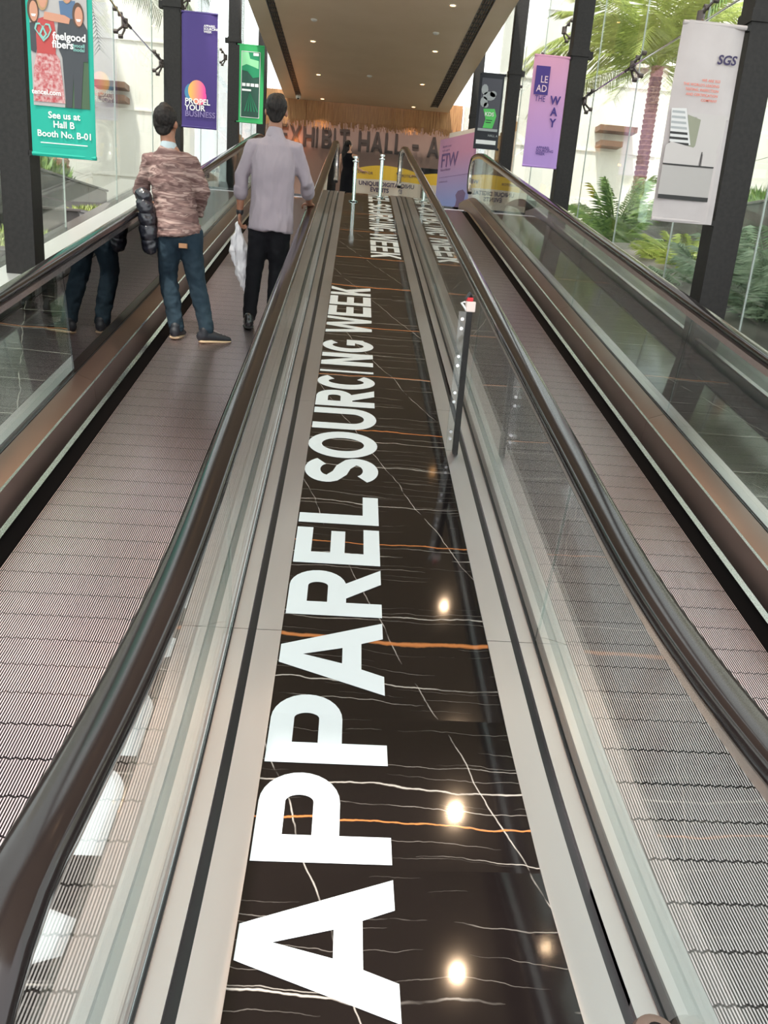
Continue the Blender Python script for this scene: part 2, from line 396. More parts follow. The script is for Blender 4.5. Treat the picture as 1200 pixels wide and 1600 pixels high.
# ------------------------------------------------------------------ letters
def arc(cx, cy, rx, ry, a0, a1, n=14):
    return [(cx+rx*math.cos(math.radians(a0+(a1-a0)*k/n)), cy+ry*math.sin(math.radians(a0+(a1-a0)*k/n))) for k in range(n+1)]
def stroke(pts, wd):
    """thick open polyline -> outline"""
    Lh, Rh = [], []
    n = len(pts)
    for i, p in enumerate(pts):
        a = Vector(pts[max(i-1, 0)]); b = Vector(pts[min(i+1, n-1)]); t = (b-a).normalized(); q = Vector((-t.y, t.x))*wd/2
        Lh.append((p[0]+q.x, p[1]+q.y)); Rh.append((p[0]-q.x, p[1]-q.y))
    return Lh + Rh[::-1]
T = .235   # stem width in cap heights
def glyph(ch, w):
    """contour groups of a heavy grotesque capital, cap height 1, width w"""
    t = min(T, w*.42); h = t*.86
    if ch == 'I': return [[[(0, 0), (t, 0), (t, 1), (0, 1)]]]
    if ch == 'L': return [[[(0, 0), (w, 0), (w, h), (t, h), (t, 1), (0, 1)]]]
    if ch == 'E': return [[[(0, 0), (w, 0), (w, h*.95), (t, h*.95), (t, .5-h*.42), (w*.92, .5-h*.42), (w*.92, .5+h*.42), (t, .5+h*.42), (t, 1-h*.95), (w, 1-h*.95), (w, 1), (0, 1)]]]
    if ch == 'A':
        a = t*1.08
        return [[[(0, 0), (a, 0), (a+.085*w, .215), (w-a-.085*w, .215), (w-a, 0), (w, 0), (w/2+a*.52, 1), (w/2-a*.52, 1)],
                 [(a+.155*w, .40), (w-a-.155*w, .40), (w/2, .78)]]]
    if ch in 'PR':
        r = .30; bw = w if ch == 'P' else w*.95
        out = [(0, 0), (t, 0), (t, 1-2*r-.02), (bw-r, 1-2*r-.02)] + arc(bw-r, 1-r-.01, r, r+.01, -90, 90)[1:] + [(0, 1)]
        ir = r-h*.95
        hole = [(t, 1-r-.01-ir), (bw-r, 1-r-.01-ir)] + arc(bw-r, 1-r-.01, max(r-t*.98, .03), ir, -90, 90)[1:-1] + [(bw-r, 1-r-.01+ir), (t, 1-r-.01+ir)]
        g = [[out, hole]]
        if ch == 'R': g.append([[(w*.34, .40), (w-t*1.15, 0), (w+.01, 0), (w*.40+t*.85, .44)]])
        return g
    if ch == 'O':
        return [[arc(w/2, .5, w/2, .52, 0, 360, 40)[:-1], arc(w/2, .5, w/2-t, .52-h, 0, 360, 40)[:-1]]]
    if ch == 'U':
        ry = .40
        return [[[(0, 1), (0, ry-.02)] + arc(w/2, ry-.02, w/2, ry, 180, 360, 20)[1:-1] + [(w, ry-.02), (w, 1), (w-t, 1), (w-t, ry-.02)] + arc(w/2, ry-.02, w/2-t, ry-h, 360, 180, 20)[1:-1] + [(t, ry-.02), (t, 1)]]]
    if ch in 'CG':
        a0, a1 = (42, 322) if ch == 'C' else (42, 330)
        o = arc(w/2, .5, w/2, .52, a0, a1, 32); i = arc(w/2, .5, w/2-t, .52-h, a1, a0, 32)
        g = [[o + i]]
        if ch == 'G': g.append([[(w-t, .10), (w*.97, .20), (w*.97, .53), (w*.52, .53), (w*.52, .53-h*.85), (w-t, .53-h*.85)]])
        return g
    if ch == 'S':
        e = h/2; rx = w/2-t/2; ry = .13+.117*.5+.0
        ry = (1.02-h)/4+.0
        top = arc(w/2, 1.01-e-ry, rx, ry, 25, 200, 18); mid = [(w*.5-.12*w, .5+e*.15+.01), (w*.5+.12*w, .5-e*.15-.01)]
        bot = arc(w/2, -.01+e+ry, rx, ry, 20, -155, 18)
        return [[stroke(top+mid+bot, (t+h)/2)]]
    if ch == 'N': return [[[(0, 0), (t, 0), (t, .60), (w-t, 0), (w, 0), (w, 1), (w-t, 1), (w-t, .40), (t, 1), (0, 1)]]]
    if ch == 'K': return [[[(0, 0), (t, 0), (t, .30), (t+.10*w, .42), (w-t*1.2, 0), (w+.02, 0), (t+.33*w, .62), (w, 1), (w-t*1.2, 1), (t, .55), (t, 1), (0, 1)]]]
    if ch == 'W':
        t2 = t*.82
        return [[[(.16*w, 0), (.16*w+t2*1.05, 0), (.5*w, .66), (.84*w-t2*1.05, 0), (.84*w, 0), (w, 1), (w-t2, 1), (.80*w-t2*.4, .36), (.5*w+t2*.5, 1), (.5*w-t2*.5, 1), (.20*w+t2*.4, .36), (t2, 1), (0, 1)]]]
def PM(s, h):
    """top of the marble slabs (flat slabs across the lower bend)"""
    bk = (Y0, Y0+.6, _s1)
    for a, b in zip(bk[:-1], bk[1:]):
        if a < s < b:
            p, q = P(a), P(b); t = (s-a)/(b-a)
            return p[0]+(q[0]-p[0])*t, p[1]+(q[1]-p[1])*t + h
    return P(s, h)
def floor_letter(ch, sa, sb, par, xb=.205, xt=-.172, h=.0022):
    """letter lying on the strip: reads up the ramp, baseline at xb, top at xt"""
    ht = xb-xt; s = abs(ht); w = abs(sb-sa)/s; sg = 1 if sb > sa else -1
    bm = nb()
    for gi, g in enumerate(glyph(ch, w)):
        poly2(bm, g, lambda u, v: (u, v, gi*.0006/s))
    for v in bm.verts: v.co = Vector((xb - (xb-xt)*v.co.y, sa + sg*v.co.x*s, v.co.z*s))
    lo, hi = min(sa, sb), max(sa, sb); c = lo+.04
    for c0 in (Y0, Y0+.6, _s1):
        if lo < c0 < hi: bmesh.ops.bisect_plane(bm, geom=bm.verts[:]+bm.edges[:]+bm.faces[:], plane_co=(0, c0, 0), plane_no=(0, 1, 0))
    while c < hi:
        bmesh.ops.bisect_plane(bm, geom=bm.verts[:]+bm.edges[:]+bm.faces[:], plane_co=(0, c, 0), plane_no=(0, 1, 0)); c += .05 if (c < _s1 or c > SA-.1) else .4
    for v in bm.verts: y, z = PM(v.co.y, h+v.co.z); v.co = Vector((v.co.x, y, z))
    for f in bm.faces:
        f.normal_update()
        if f.normal.z < 0: f.normal_flip()
    me = bpy.data.meshes.new('letter'); bm.to_mesh(me); bm.free()
    return link('letter', me, LETT, par)
LT = [('A', 1.268, 1.66), ('P', 1.71, 2.028), ('P', 2.068, 2.381), ('A', 2.391, 2.793), ('R', 2.828, 3.156), ('E', 3.195, 3.493), ('L', 3.538, 3.811),
      ('S', 3.955, 4.253), ('O', 4.253, 4.606), ('U', 4.645, 4.969), ('R', 5.005, 5.30), ('C', 5.31, 5.60), ('I', 5.64, 5.73), ('N', 5.79, 6.06), ('G', 6.10, 6.41),
      ('W', 6.58, 7.06), ('E', 7.09, 7.40), ('E', 7.44, 7.75), ('K', 7.80, 8.11)]
l1 = thing('floor_lettering', 'large white APPAREL SOURCING WEEK lettering nearest on the black marble strip', 'lettering', (0, 1.3, 0))
for a in LT: floor_letter(*a, l1)
l2 = thing('floor_lettering', 'white lettering reading back down the far upper half of the marble strip', 'lettering', (.4, 9.6, 1.6))
k0 = 9.60; tot = 8.11
for ch, a, b in LT:
    sa = k0 + (tot-b); sb = k0 + (tot-a)
    if sb < 16.4: floor_letter(ch, sb, sa, l2, xb=.225, xt=.575)
for l in (l1, l2):
    for c in l.children: c.matrix_parent_inverse = Matrix.Translation(-l.location)
# ------------------------------------------------------------------ ceiling, walls, facade
ZC = 6.6
CEIL = noisy('ceiling_paint', (.74, .58, .42), (.78, .62, .46), 1.2, .45)
def ceil_bm():
    bm = nb(); y0, y1 = -.5, 27.8
    for a, b in ((-2.40, -2.03), (-1.85, 2.19), (2.43, 2.85)): box(bm, a, b, y0, y1, ZC, ZC+.28)
    for a, b in ((-2.03, -1.85), (2.19, 2.43)): box(bm, a, b, y0, y1, ZC+.12, ZC+.28)
    box(bm, -2.03, -1.85, 27.2, y1, ZC, ZC+.12); box(bm, 2.19, 2.43, 27.2, y1, ZC, ZC+.12)
    return bm
ceil = struct(obj('ceiling', ceil_bm(), CEIL))
GRL = mat('grille_grey', (.16, .16, .16), .5, .2)
for i, (a, b) in enumerate(((-2.03, -1.85), (2.19, 2.43))):
    g = thing('ceiling_grille', 'long slotted grey air grille along the %s edge of the ceiling' % ('left', 'right')[i], 'grille', ((a+b)/2, 15, ZC+.02), 'ceiling grilles')
    bm = nb()
    for k in range(4): box(bm, a+.012+k*(b-a-.02)/4, a+.012+k*(b-a-.02)/4+.012, -.5, 27.2, ZC+.01, ZC+.05)
    o = obj('slat', bm, GRL, g); o.matrix_parent_inverse = Matrix.Translation(-g.location)
    o = obj('frame', box(box(nb(), a, a+.008, -.5, 27.2, ZC-.004, ZC+.06), b-.008, b, -.5, 27.2, ZC-.004, ZC+.06), GRL, g); o.matrix_parent_inverse = Matrix.Translation(-g.location)
    y = -.4
    bm = nb()
    while y < 27.1: box(bm, a+.004, b-.004, y, y+.03, ZC+.03, ZC+.045); y += .3
    o = obj('crossbar', bm, GRL, g); o['kind'] = 'stuff'; o.matrix_parent_inverse = Matrix.Translation(-g.location)
# downlights
LAMP = emit('lamp_disc', (1, .52, .20), 9)
def downlight(x, y, lab, grp='recessed ceiling downlights'):
    t = thing('downlight', lab, 'ceiling light', (x, y, ZC), grp)
    rim = lathe(nb(), (0, 0, 0), [(.085, 0), (.085, -.008), (.06, -.010), (.055, -.002), (.055, 0)], 20)
    obj('trim_ring', rim, mat_white, t, True)
    obj('lamp', cyl(nb(), (0, 0, -.006), .052, .004, 16), LAMP, t)
    ld = bpy.data.lights.new('downlight_glow', 'SPOT'); ld.energy = 130; ld.color = (1, .70, .45); ld.spot_size = 1.6; ld.spot_blend = .6; ld.shadow_soft_size = .05
    lo = bpy.data.objects.new('downlight_glow', ld); C.objects.link(lo); lo.location = (0, 0, -.02); lo.parent = t
mat_white = mat('white_paint', (.75, .72, .68), .4)
ord_ = ['nearest', 'second', 'third', 'fourth', 'fifth', 'sixth', 'seventh', 'eighth']
for i, y in enumerate((6.2, 8.5, 11.7, 14.4, 17.4, 20.76, 24.2, 27.37)):
    downlight(1.68, y, 'round ceiling downlight, %s along the right-hand row from the near end' % ord_[i])
for i, y in enumerate((6.55, 8.5, 11.7, 14.4, 17.4, 20.9, 24.2, 27.4)):
    downlight(-1.2, y, 'round ceiling downlight, %s along the left-hand row from the near end' % ord_[i])
for i, (x, y) in enumerate(((.2, 23.8), (-1.1, 19.2), (1.55, 19.3))):
    t = thing('smoke_detector', 'small flat white ceiling detector, %s' % ('middle of the far ceiling', 'left half of the ceiling', 'right half of the ceiling')[i], 'detector', (x, y, ZC))
    obj('base', lathe(nb(), (0, 0, 0), [(.07, 0), (.07, -.015), (.04, -.035), (.0, -.035)][:3], 16), mat_white, t)
# end wall
ENDW = noisy('end_wall_paint', (.17, .105, .085), (.21, .13, .105), .8, .4)
struct(obj('wall_end', box(nb(), -3.1, 3.4, 28.5, 28.7, ZT, ZC+.28), ENDW))
DK = mat('dark_door', (.006, .006, .007), .12)
for i, (a, b) in enumerate(((1.62, 2.22), (2.27, 2.90))):
    d = struct(obj('door_%d' % (i+1), box(nb(), a, b, 28.44, 28.5, ZT, 4.98), DK))
    obj('door_frame', box(nb(), b, b+.05, 28.43, 28.5, ZT, 4.98), COLM, d)
    obj('door_handle', tube(nb(), [(a+.08, 28.40, ZT+.9), (a+.08, 28.40, ZT+1.5)], .015), CHROME, d)
# glyph text helper (built-in font)
def text_mesh(s, size, bold=0.0, align='CENTER', depth=0.0, spacing=1.0, shear=0, line=1.0):
    cu = bpy.data.curves.new('t', 'FONT'); cu.body = s; cu.size = size; cu.offset = bold*size; cu.align_x = align
    cu.space_character = spacing; cu.shear = shear; cu.space_line = line; cu.extrude = depth; cu.resolution_u = 3
    o = bpy.data.objects.new('t', cu); C.objects.link(o)
    dg = bpy.context.evaluated_depsgraph_get(); me = bpy.data.meshes.new_from_object(o.evaluated_get(dg))
    bpy.data.objects.remove(o); bpy.data.curves.remove(cu); return me
SIGN = mat('sign_letter', (.035, .022, .018), .4)
st = thing('wall_lettering', 'large dark EXHIBIT HALL - A letters on the brown end wall', 'lettering', (.15, 28.5, 5.7))
RW = 0
def wall_word(txt, x0, x1, z0, z1, y, par, m):
    """heavy capitals, own glyphs"""
    W = {'I': .28, 'E': .6, 'L': .56, 'A': .82, 'X': .78, 'H': .75, 'B': .68, 'T': .66, '-': .45, ' ': .38}
    tot = sum(W[c] for c in txt) + .12*(len(txt)-1); k = (x1-x0)/tot; x = x0; H = z1-z0
    for c in txt:
        w = W[c]
        if c == ' ': x += (w+.12)*k; continue
        t = .17
        if c == 'H': gs = [[[(0, 0), (t, 0), (t, .42), (w-t, .42), (w-t, 0), (w, 0), (w, 1), (w-t, 1), (w-t, .58), (t, .58), (t, 1), (0, 1)]]]
        elif c == 'T': gs = [[[(w/2-t/2, 0), (w/2+t/2, 0), (w/2+t/2, .84), (w, .84), (w, 1), (0, 1), (0, .84), (w/2-t/2, .84)]]]
        elif c == 'X': gs = [[[(0, 0), (t*1.2, 0), (w/2, .36), (w-t*1.2, 0), (w, 0), (w/2+t*.7, .5), (w, 1), (w-t*1.2, 1), (w/2, .64), (t*1.2, 1), (0, 1), (w/2-t*.7, .5)]]]
        elif c == 'B': gs = [[[(0, 0), (w-.25, 0)] + arc(w-.26, .27, .26, .27, -90, 90, 8) + arc(w-.28, .77, .25, .23, -90, 90, 8) + [(0, 1)], [(t, .15), (w-.28, .15), (w-.2, .27), (w-.28, .40), (t, .40)], [(t, .60), (w-.3, .60), (w-.22, .72), (w-.3, .85), (t, .85)]]]
        elif c == '-': gs = [[[(.02, .4), (w, .4), (w, .56), (.02, .56)]]]
        else:
            global T
            T0 = T; T = .17; gs = glyph(c, w); T = T0
        bm = nb()
        for g in gs: poly2(bm, g, lambda u, v: (x+u*k, y, z0+v*H))
        r = bmesh.ops.extrude_face_region(bm, geom=list(bm.faces))
        for v in r['geom']:
            if isinstance(v, bmesh.types.BMVert): v.co.y -= .04
        o = obj('letter', bm, m, par); o.matrix_parent_inverse = Matrix.Translation(-par.location)
        x += (w+.12)*k
wall_word('EXHIBIT HALL - A', -2.62, 2.72, 5.33, 5.96, 28.5, st, SIGN)
# glowing amber wall lamp left of the sign
t = thing('wall_lamp', 'amber wall light glowing at the left end of the hall sign', 'wall light', (-2.05, 28.42, 5.2))
obj('lamp_shade', lathe(nb(), (0, 0, 0), [(.03, -.08), (.06, -.06), (.07, .06), (.05, .08)], 14), emit('amber_glow', (1, .35, .08), 3), t)
obj('bracket', box(nb(), -.03, .03, .0, .07, -.03, .03), GRL, t)
ld = bpy.data.lights.new('amber', 'POINT'); ld.energy = 9; ld.color = (1, .3, .06); ld.shadow_soft_size = .1
lo = bpy.data.objects.new('amber', ld); C.objects.link(lo); lo.location = (0, -.25, .3); lo.parent = t
# bamboo valance
BAM = noisy('bamboo', (.36, .17, .07), (.52, .28, .12), 6, .6, stretch=(8, 1, .5))
v_ = thing('bamboo_valance', 'hanging fringe of orange-brown bamboo sticks under the far ceiling edge', 'valance', (.2, 27.9, ZC))
bm = nb(); x = -3.0
while x < 3.3:
    wd = random.uniform(.02, .045); box(bm, x, x+wd, 27.85+random.uniform(0, .03), 27.9+random.uniform(0, .05), ZC-.62+random.uniform(-.12, .1)+x*.02, ZC+.25); x += wd+.003
o = obj('stick', bm, BAM, v_); o['kind'] = 'stuff'; o.matrix_parent_inverse = Matrix.Translation(-v_.location)
bm = nb(); x = -3.0
while x < 3.3:
    z = ZC-.62+x*.02; dx = random.uniform(-.05, .05)
    tube(bm, [(x, 27.84, z+.1), (x+dx, 27.82, z-random.uniform(.05, .18))], .004, 4); x += .022
o = obj('grass_fringe', bm, BAM, v_); o['kind'] = 'stuff'; o.matrix_parent_inverse = Matrix.Translation(-v_.location)
# security camera on the ceiling end
t = thing('security_camera', 'small dark dome camera at the far left end of the ceiling', 'camera', (-1.95, 27.3, ZC))
obj('housing', lathe(nb(), (0, 0, 0), [(.08, 0), (.08, -.05), (.06, -.08), (.02, -.1)], 14), mat_white, t, True)
obj('lens', lathe(nb(), (0, -.05, -.07), [(.03, 0), (.03, -.02), (.01, -.04)], 10), BLACK, t)
# sliding timber screens beyond the last columns
def mp(o, par): o.matrix_parent_inverse = Matrix.Translation(-par.location); return o
TIM = noisy('timber', (.42, .22, .09), (.55, .32, .15), 5, .5, stretch=(3, 3, .4))
# columns
colR = [(6.6, 'nearest dark steel column on the right, behind the sofa banner'), (12.2, 'dark steel column on the right holding the pink LEAD THE WAY banner'), (17.2, 'dark steel column on the right holding the black and green banner'), (22.6, 'farthest dark steel column on the right beside the end wall')]
colL = [(6.9, 'nearest dark steel column on the left, holding the teal banner'), (12.7, 'dark steel column on the left holding the purple banner'), (18.7, 'dark steel column on the left holding the green banner'), (24.0, 'farthest dark steel column on the left beside the end wall')]
def fz(y):
    lo, hi = -5., 25.
    for _ in range(40):
        m = (lo+hi)/2
        if P(m)[0] < y: lo = m
        else: hi = m
    return P(lo)[1]
def column(x0, x1, y, lab):
    z0 = fz(y)-.02
    t = thing('steel_column', lab, 'column', ((x0+x1)/2, y+.13, z0), 'steel columns of the glass wall')
    bm = box(nb(), x0, x1, y, y+.22, z0, 9.4, .006); mp(obj('shaft', bm, COLM, t), t)
    zb = {6.6: 3.55, 12.2: 4.62, 17.2: 5.46, 6.9: 4.8, 12.7: 4.87, 18.7: 5.91}.get(y, 5.6)
    for zz in (zb, zb+2.6): mp(obj('splice_plate', box(nb(), x0-.012, x1+.012, y-.012, y+.232, zz, zz+.09, .003), COLM, t), t)
    s = 1 if x0 > 0 else -1; xo = x1 if s > 0 else x0
    mp(obj('bracket', box(nb(), min(xo, xo+s*.08), max(xo, xo+s*.08), y+.07, y+.15, zb+.0, zb+.09), COLM, t), t)
for y, lab in colR: column(2.90, 3.14, y, lab)
for y, lab in colL: column(-2.84, -2.60, y, lab)
# kerbs
KERB = mat('kerb_black', (.02, .02, .022), .25)
SILL = mat('sill_light', (.62, .62, .62), .3, .6)
def sw2(sec, a, b): return sweep(nb(), sec, a, b)
k1 = struct(obj('trim_1', sw2([(2.93, -.01), (3.42, -.01), (3.42, .12), (2.93, .12)], .4, 16.5), KERB))
obj('trim_cap', sw2([(2.92, .12), (2.96, .12), (2.96, .13), (2.92, .13)], .4, 16.5), STEEL, k1)
k2 = struct(obj('trim_2', sw2([(-2.62, -.01), (-3.12, -.01), (-3.12, .14), (-2.62, .14)], .4, 16.5), KERB))
obj('trim_cap', sw2([(-2.61, .14), (-2.95, .14), (-2.95, .155), (-2.61, .155)], .4, 16.5), SILL, k2)
# glass facade: panes and silicone joints
SILI = mat('silicone_joint', (.42, .45, .43), .4)
def facade(name, x, ys, zs):
    root = bpy.data.objects.new(name, None); C.objects.link(root); struct(root)
    for a, b in zip(ys[:-1], ys[1:]):
        for k, (c, d) in enumerate(zip(zs[:-1], zs[1:])):
            bot = (lambda yy: max(fz(yy)+.1, c)) if True else None
            if d <= fz(b)+.15: continue
            bm = nb(); f_ = [(a+.008, max(c+.006, fz(a)+.1)), (b-.008, max(c+.006, fz(b)+.1)), (b-.008, d-.006), (a+.008, d-.006)]
            v1 = [bm.verts.new((x-.006, p, q)) for p, q in f_]; v2 = [bm.verts.new((x+.006, p, q)) for p, q in f_]
            bm.faces.new(v1); bm.faces.new(v2[::-1])
            for i in range(4): bm.faces.new((v1[i], v1[(i+1) % 4], v2[(i+1) % 4], v2[i])).material_index = 1
            obj('pane', bm, [WING, GEDGE], root)
    for y in ys: obj('silicone_joint', box(nb(), x-.007, x+.007, y-.006, y+.006, fz(y)+.1, zs[-1]), SILI, root)
    return root
facade('window_1', 3.35, [1.0+1.9*i+.03 for i in range(15)], [0, 2.0, 4.12, 6.2, 8.4])
facade('window_2', -3.05, [1.2+1.95*i for i in range(15)], [0, 2.0, 4.2, 6.3, 8.4])
# spider fittings
SPD = mat('spider_steel', (.10, .08, .075), .35, .6)
def spider(x, y, z, s, lab):
    t = thing('spider_fitting', lab, 'glass fitting', (x-s*.12, y, z), 'spider fittings of the glass wall')
    obj('hub', cyl(nb(), (0, 0, -.05), .04, .10, 10), SPD, t)
    for a in (45, 135, 225, 315):
        e = (s*.07, math.cos(math.radians(a))*.15, math.sin(math.radians(a))*.17)
        ar = obj('arm', tube(nb(), [(0, 0, 0), (s*.02, e[1]*.55, e[2]*.5), e], [.018, .014, .012], 6), SPD, t)
        obj('disc', tube(nb(), [(e[0]-s*.015, e[1], e[2]), (e[0]+s*.035, e[1], e[2])], .026, 10), SPD, ar)
    return t
spR = [(8.5, 4.12), (10.4, 4.12), (12.45, 4.12), (14.3, 5.5), (16.3, 5.5), (18.1, 5.55), (12.45, 6.2), (6.9, 6.2)]
for i, (y, z) in enumerate(spR): spider(3.345, y, z, 1, 'four-armed spider fitting on the right glass wall, %s from the near end' % (ord_[i]))
spL = [(8.95, 4.2), (11.0, 4.2), (12.95, 4.2), (14.9, 5.6), (16.9, 5.6), (18.9, 5.65), (12.95, 6.3)]
for i, (y, z) in enumerate(spL): spider(-3.045, y, z, -1, 'four-armed spider fitting on the left glass wall, %s from the near end' % (ord_[i]))
def rod(a, b, lab):
    t = thing('tension_rod', lab, 'rod', a, 'tension rods of the glass wall'); b = Vector(b)-Vector(a)
    obj('bar', tube(nb(), [(0, 0, 0), b], .010, 8), CHROME, t)
    obj('end_fork', tube(nb(), [(0, 0, 0), b.normalized()*.12], .018, 8), SPD, t)
    obj('end_fork', tube(nb(), [b, b-b.normalized()*.12], .018, 8), SPD, t)
rod((3.15, 6.8, 3.95), (3.2, 10.35, 4.1), 'thin tension rod between the nearest right column and the first spider fitting')
rod((3.2, 10.45, 4.1), (3.15, 12.2, 4.1), 'thin tension rod running to the right column with the pink banner')
rod((-2.86, 7.1, 4.5), (-2.9, 10.95, 4.2), 'thin tension rod between the nearest left column and the spider fitting by the palm')
rod((-2.9, 11.05, 4.2), (-2.86, 12.7, 4.15), 'thin tension rod running to the left column with the purple banner')
# ------------------------------------------------------------------ banners
def printmat(name, col, rough=.6): return mat(name, col, rough)
WHT = printmat('print_white', (.80, .80, .80)); INK = printmat('print_ink', (.03, .02, .08))
def cloth_banner(x0, x1, z0, z1, y, mt, lab, rods=True, group='hanging banners', wob=.006):
    t = thing('hanging_banner', lab, 'banner', ((x0+x1)/2, y, z0), group)
    bm = nb(); nx, nz = 10, 16; W = x1-x0; H = z1-z0; g = {}
    for sgn in (0, 1):
        for i in range(nx+1):
            for j in range(nz+1):
                u = i/nx; v = j/nz
                edge = max(0, abs(u-.5)*2-.8)*.06
                g[sgn, i, j] = bm.verts.new((x0+u*W-(x0+x1)/2, (.004 if sgn else 0)+edge+wob*math.sin(u*5+v*3)*(1 if abs(u-.5) > .38 else .15), v*H))
    for i in range(nx):
        for j in range(nz):
            bm.faces.new((g[0, i, j], g[0, i+1, j], g[0, i+1, j+1], g[0, i, j+1])); bm.faces.new((g[1, i, j], g[1, i, j+1], g[1, i+1, j+1], g[1, i+1, j]))
    for i in range(nx):
        for j in (0, nz): bm.faces.new((g[0, i, j], g[1, i, j], g[1, i+1, j], g[0, i+1, j]))
    for j in range(nz):
        for i in (0, nx): bm.faces.new((g[0, i, j], g[0, i, j+1], g[1, i, j+1], g[1, i, j]))
    obj('cloth', bm, mt, t, True)
    s = 1 if x0 > 0 else -1; xe = (x1 if s > 0 else x0)-(x0+x1)/2
    for z in (.015, H-.015):
        obj('pole', tube(nb(), [(-W/2, .012, z), (W/2, .012, z)], .016, 10), mt, t, True)
        obj('bracket', box(nb(), min(xe, xe+s*.03), max(xe, xe+s*.03), 0, .05, z-.02, z+.02), COLM, t)
    def pr(contours, m, name='print', lay=1):
        """print shape in banner fractions (0..1 from left / from top)"""
        bm = poly2(nb(), contours, lambda u, v: ((u-.5)*W, -.0035*lay-.003, (1-v)*H))
        for f in bm.faces:
            f.normal_update()
            if f.normal.y > 0: f.normal_flip()
        me = bpy.data.meshes.new(name); bm.to_mesh(me); bm.free(); return link(name, me, m, t)
    def tx(s_, u, v, size, m, bold=.02, align='CENTER', lay=3, sx=1, line=1, **k):
        if '\n' in s_:
            for i, q in enumerate(s_.split('\n')): tx(q, u, v+i*size*line/H, size, m, bold, align, lay, sx, **k)
            return
        me = text_mesh(s_, size, bold, align, **k)
        for vv in me.vertices: vv.co = Vector(((u-.5)*W+vv.co.x*sx, -.0035*lay-.003, (1-v)*H+vv.co.y))
        return link('printed_text', me, m, t)
    t['w'] = W
    return t, pr, tx
def rect(a, b, c, d): return [(a, b), (c, b), (c, d), (a, d)]
def ell(cx, cy, rx, ry, n=24): return [(cx+rx*math.cos(2*PI*k/n), cy+ry*math.sin(2*PI*k/n)) for k in range(n)]
# teal banner (nearest left)
TEAL = printmat('banner_teal', (.0, .36, .27))
t, pr, tx = cloth_banner(-2.58, -2.08, 2.22, 4.72, 6.9, TEAL, 'teal banner with a photo of four laughing friends, on the nearest left column')
v0 = 1-(3.36-2.22)/2.5    # visible part starts here
PH = printmat('photo_grey', (.38, .36, .36)); SK = printmat('photo_skin', (.50, .24, .16)); RED = printmat('photo_red', (.42, .05, .05))
FLR = noisy('photo_floral', (.40, .06, .07), (.55, .36, .36), 40, .6); DKC = printmat('photo_charcoal', (.04, .045, .055)); HR1 = printmat('photo_hair', (.08, .04, .025)); HR2 = printmat('photo_blond', (.40, .24, .12)); BLU = printmat('photo_denim', (.07, .13, .24)); GRN = printmat('photo_leaves', (.05, .10, .05))
H_ = 2.5
def vv_(px): return 1-((3.36-px*(3.36-2.22)/244.)-2.22)/H_      # from photograph pixel row to banner fraction
pr([rect(.07, vv_(-70), .93, vv_(166))], PH, lay=1)
pr([[(.62, vv_(95)), (.93, vv_(90)), (.93, vv_(166)), (.55, vv_(166))]], GRN, lay=1.5)
pr([[(.16, vv_(85)), (.36, vv_(75)), (.50, vv_(95)), (.56, vv_(160)), (.08, vv_(160)), (.10, vv_(110))]], FLR, lay=2)
pr([[(.20, vv_(38)), (.42, vv_(30)), (.46, vv_(60)), (.44, vv_(88)), (.16, vv_(88)), (.16, vv_(60))]], RED, lay=2.2)
pr([[(.07, vv_(45)), (.18, vv_(42)), (.20, vv_(70)), (.14, vv_(88)), (.07, vv_(85))]], DKC, lay=2.1)
pr([[(.50, vv_(38)), (.84, vv_(32)), (.93, vv_(48)), (.93, vv_(95)), (.86, vv_(95)), (.80, vv_(166)), (.70, vv_(166)), (.70, vv_(118)), (.66, vv_(166)), (.57, vv_(166)), (.54, vv_(92)), (.46, vv_(70))]], DKC, lay=2.4)
pr([[(.52, vv_(10)), (.76, vv_(8)), (.76, vv_(34)), (.54, vv_(34))]], BLU, lay=2.2)
pr([[(.30, vv_(27)), (.60, vv_(30)), (.68, vv_(34)), (.66, vv_(42)), (.40, vv_(40)), (.28, vv_(38))]], SK, lay=2.8)
for (cx, cy, rx, ry, hm) in ((.13, 26, .085, 19, HR1), (.27, 0, .10, 26, HR2), (.64, -2, .08, 15, HR2), (.80, 28, .085, 18, HR1)):
    pr([ell(cx, vv_(cy), rx, (ry/244.)*1.14/H_)], hm, lay=2.9)
    pr([ell(cx+.01, vv_(cy+2), rx*.72, (ry*.78/244.)*1.14/H_)], SK, lay=3.2)
    pr([[(cx-.03, vv_(cy+6)), (cx+.045, vv_(cy+6)), (cx+.03, vv_(cy+9.5)), (cx-.015, vv_(cy+9.5))]], WHT, lay=3.5)
tg = printmat('print_tealgreen', (.20, .46, .42))
hc = [(-1, -.2), (-.8, -.75), (-.35, -.8), (0, -.35), (.35, -.8), (.8, -.75), (1, -.2), (.6, .5), (0, 1)]
pr([[(.27+a*.13, vv_(56+b*15)) for a, b in hc], [(.27+a*.105, vv_(56+b*12)) for a, b in hc][::-1]], tg, lay=3.8)
pr([[(.27, vv_(47)), (.33, vv_(60)), (.27, vv_(68)), (.21, vv_(60))], [(.27, vv_(53)), (.24, vv_(60)), (.27, vv_(64)), (.30, vv_(60))]], tg, lay=4)
tx('feelgood', .66, vv_(66), .072, WHT, .025, lay=4); tx('fibers', .56, vv_(78), .072, WHT, .025, lay=4); tx('lyocell\nmodal', .80, vv_(75), .035, tg, .02, lay=4, line=.8)
tx('tencel.com', .28, vv_(149), .05, WHT, .02, lay=4)
tx('See us at', .53, vv_(184), .068, WHT, .02, lay=2); tx('Hall B', .52, vv_(198), .068, WHT, .02, lay=2); tx('Booth No. B-01', .53, vv_(213), .066, WHT, .02, lay=2)
pr([rect(.15, vv_(222), .88, vv_(223.5))], WHT, lay=2)
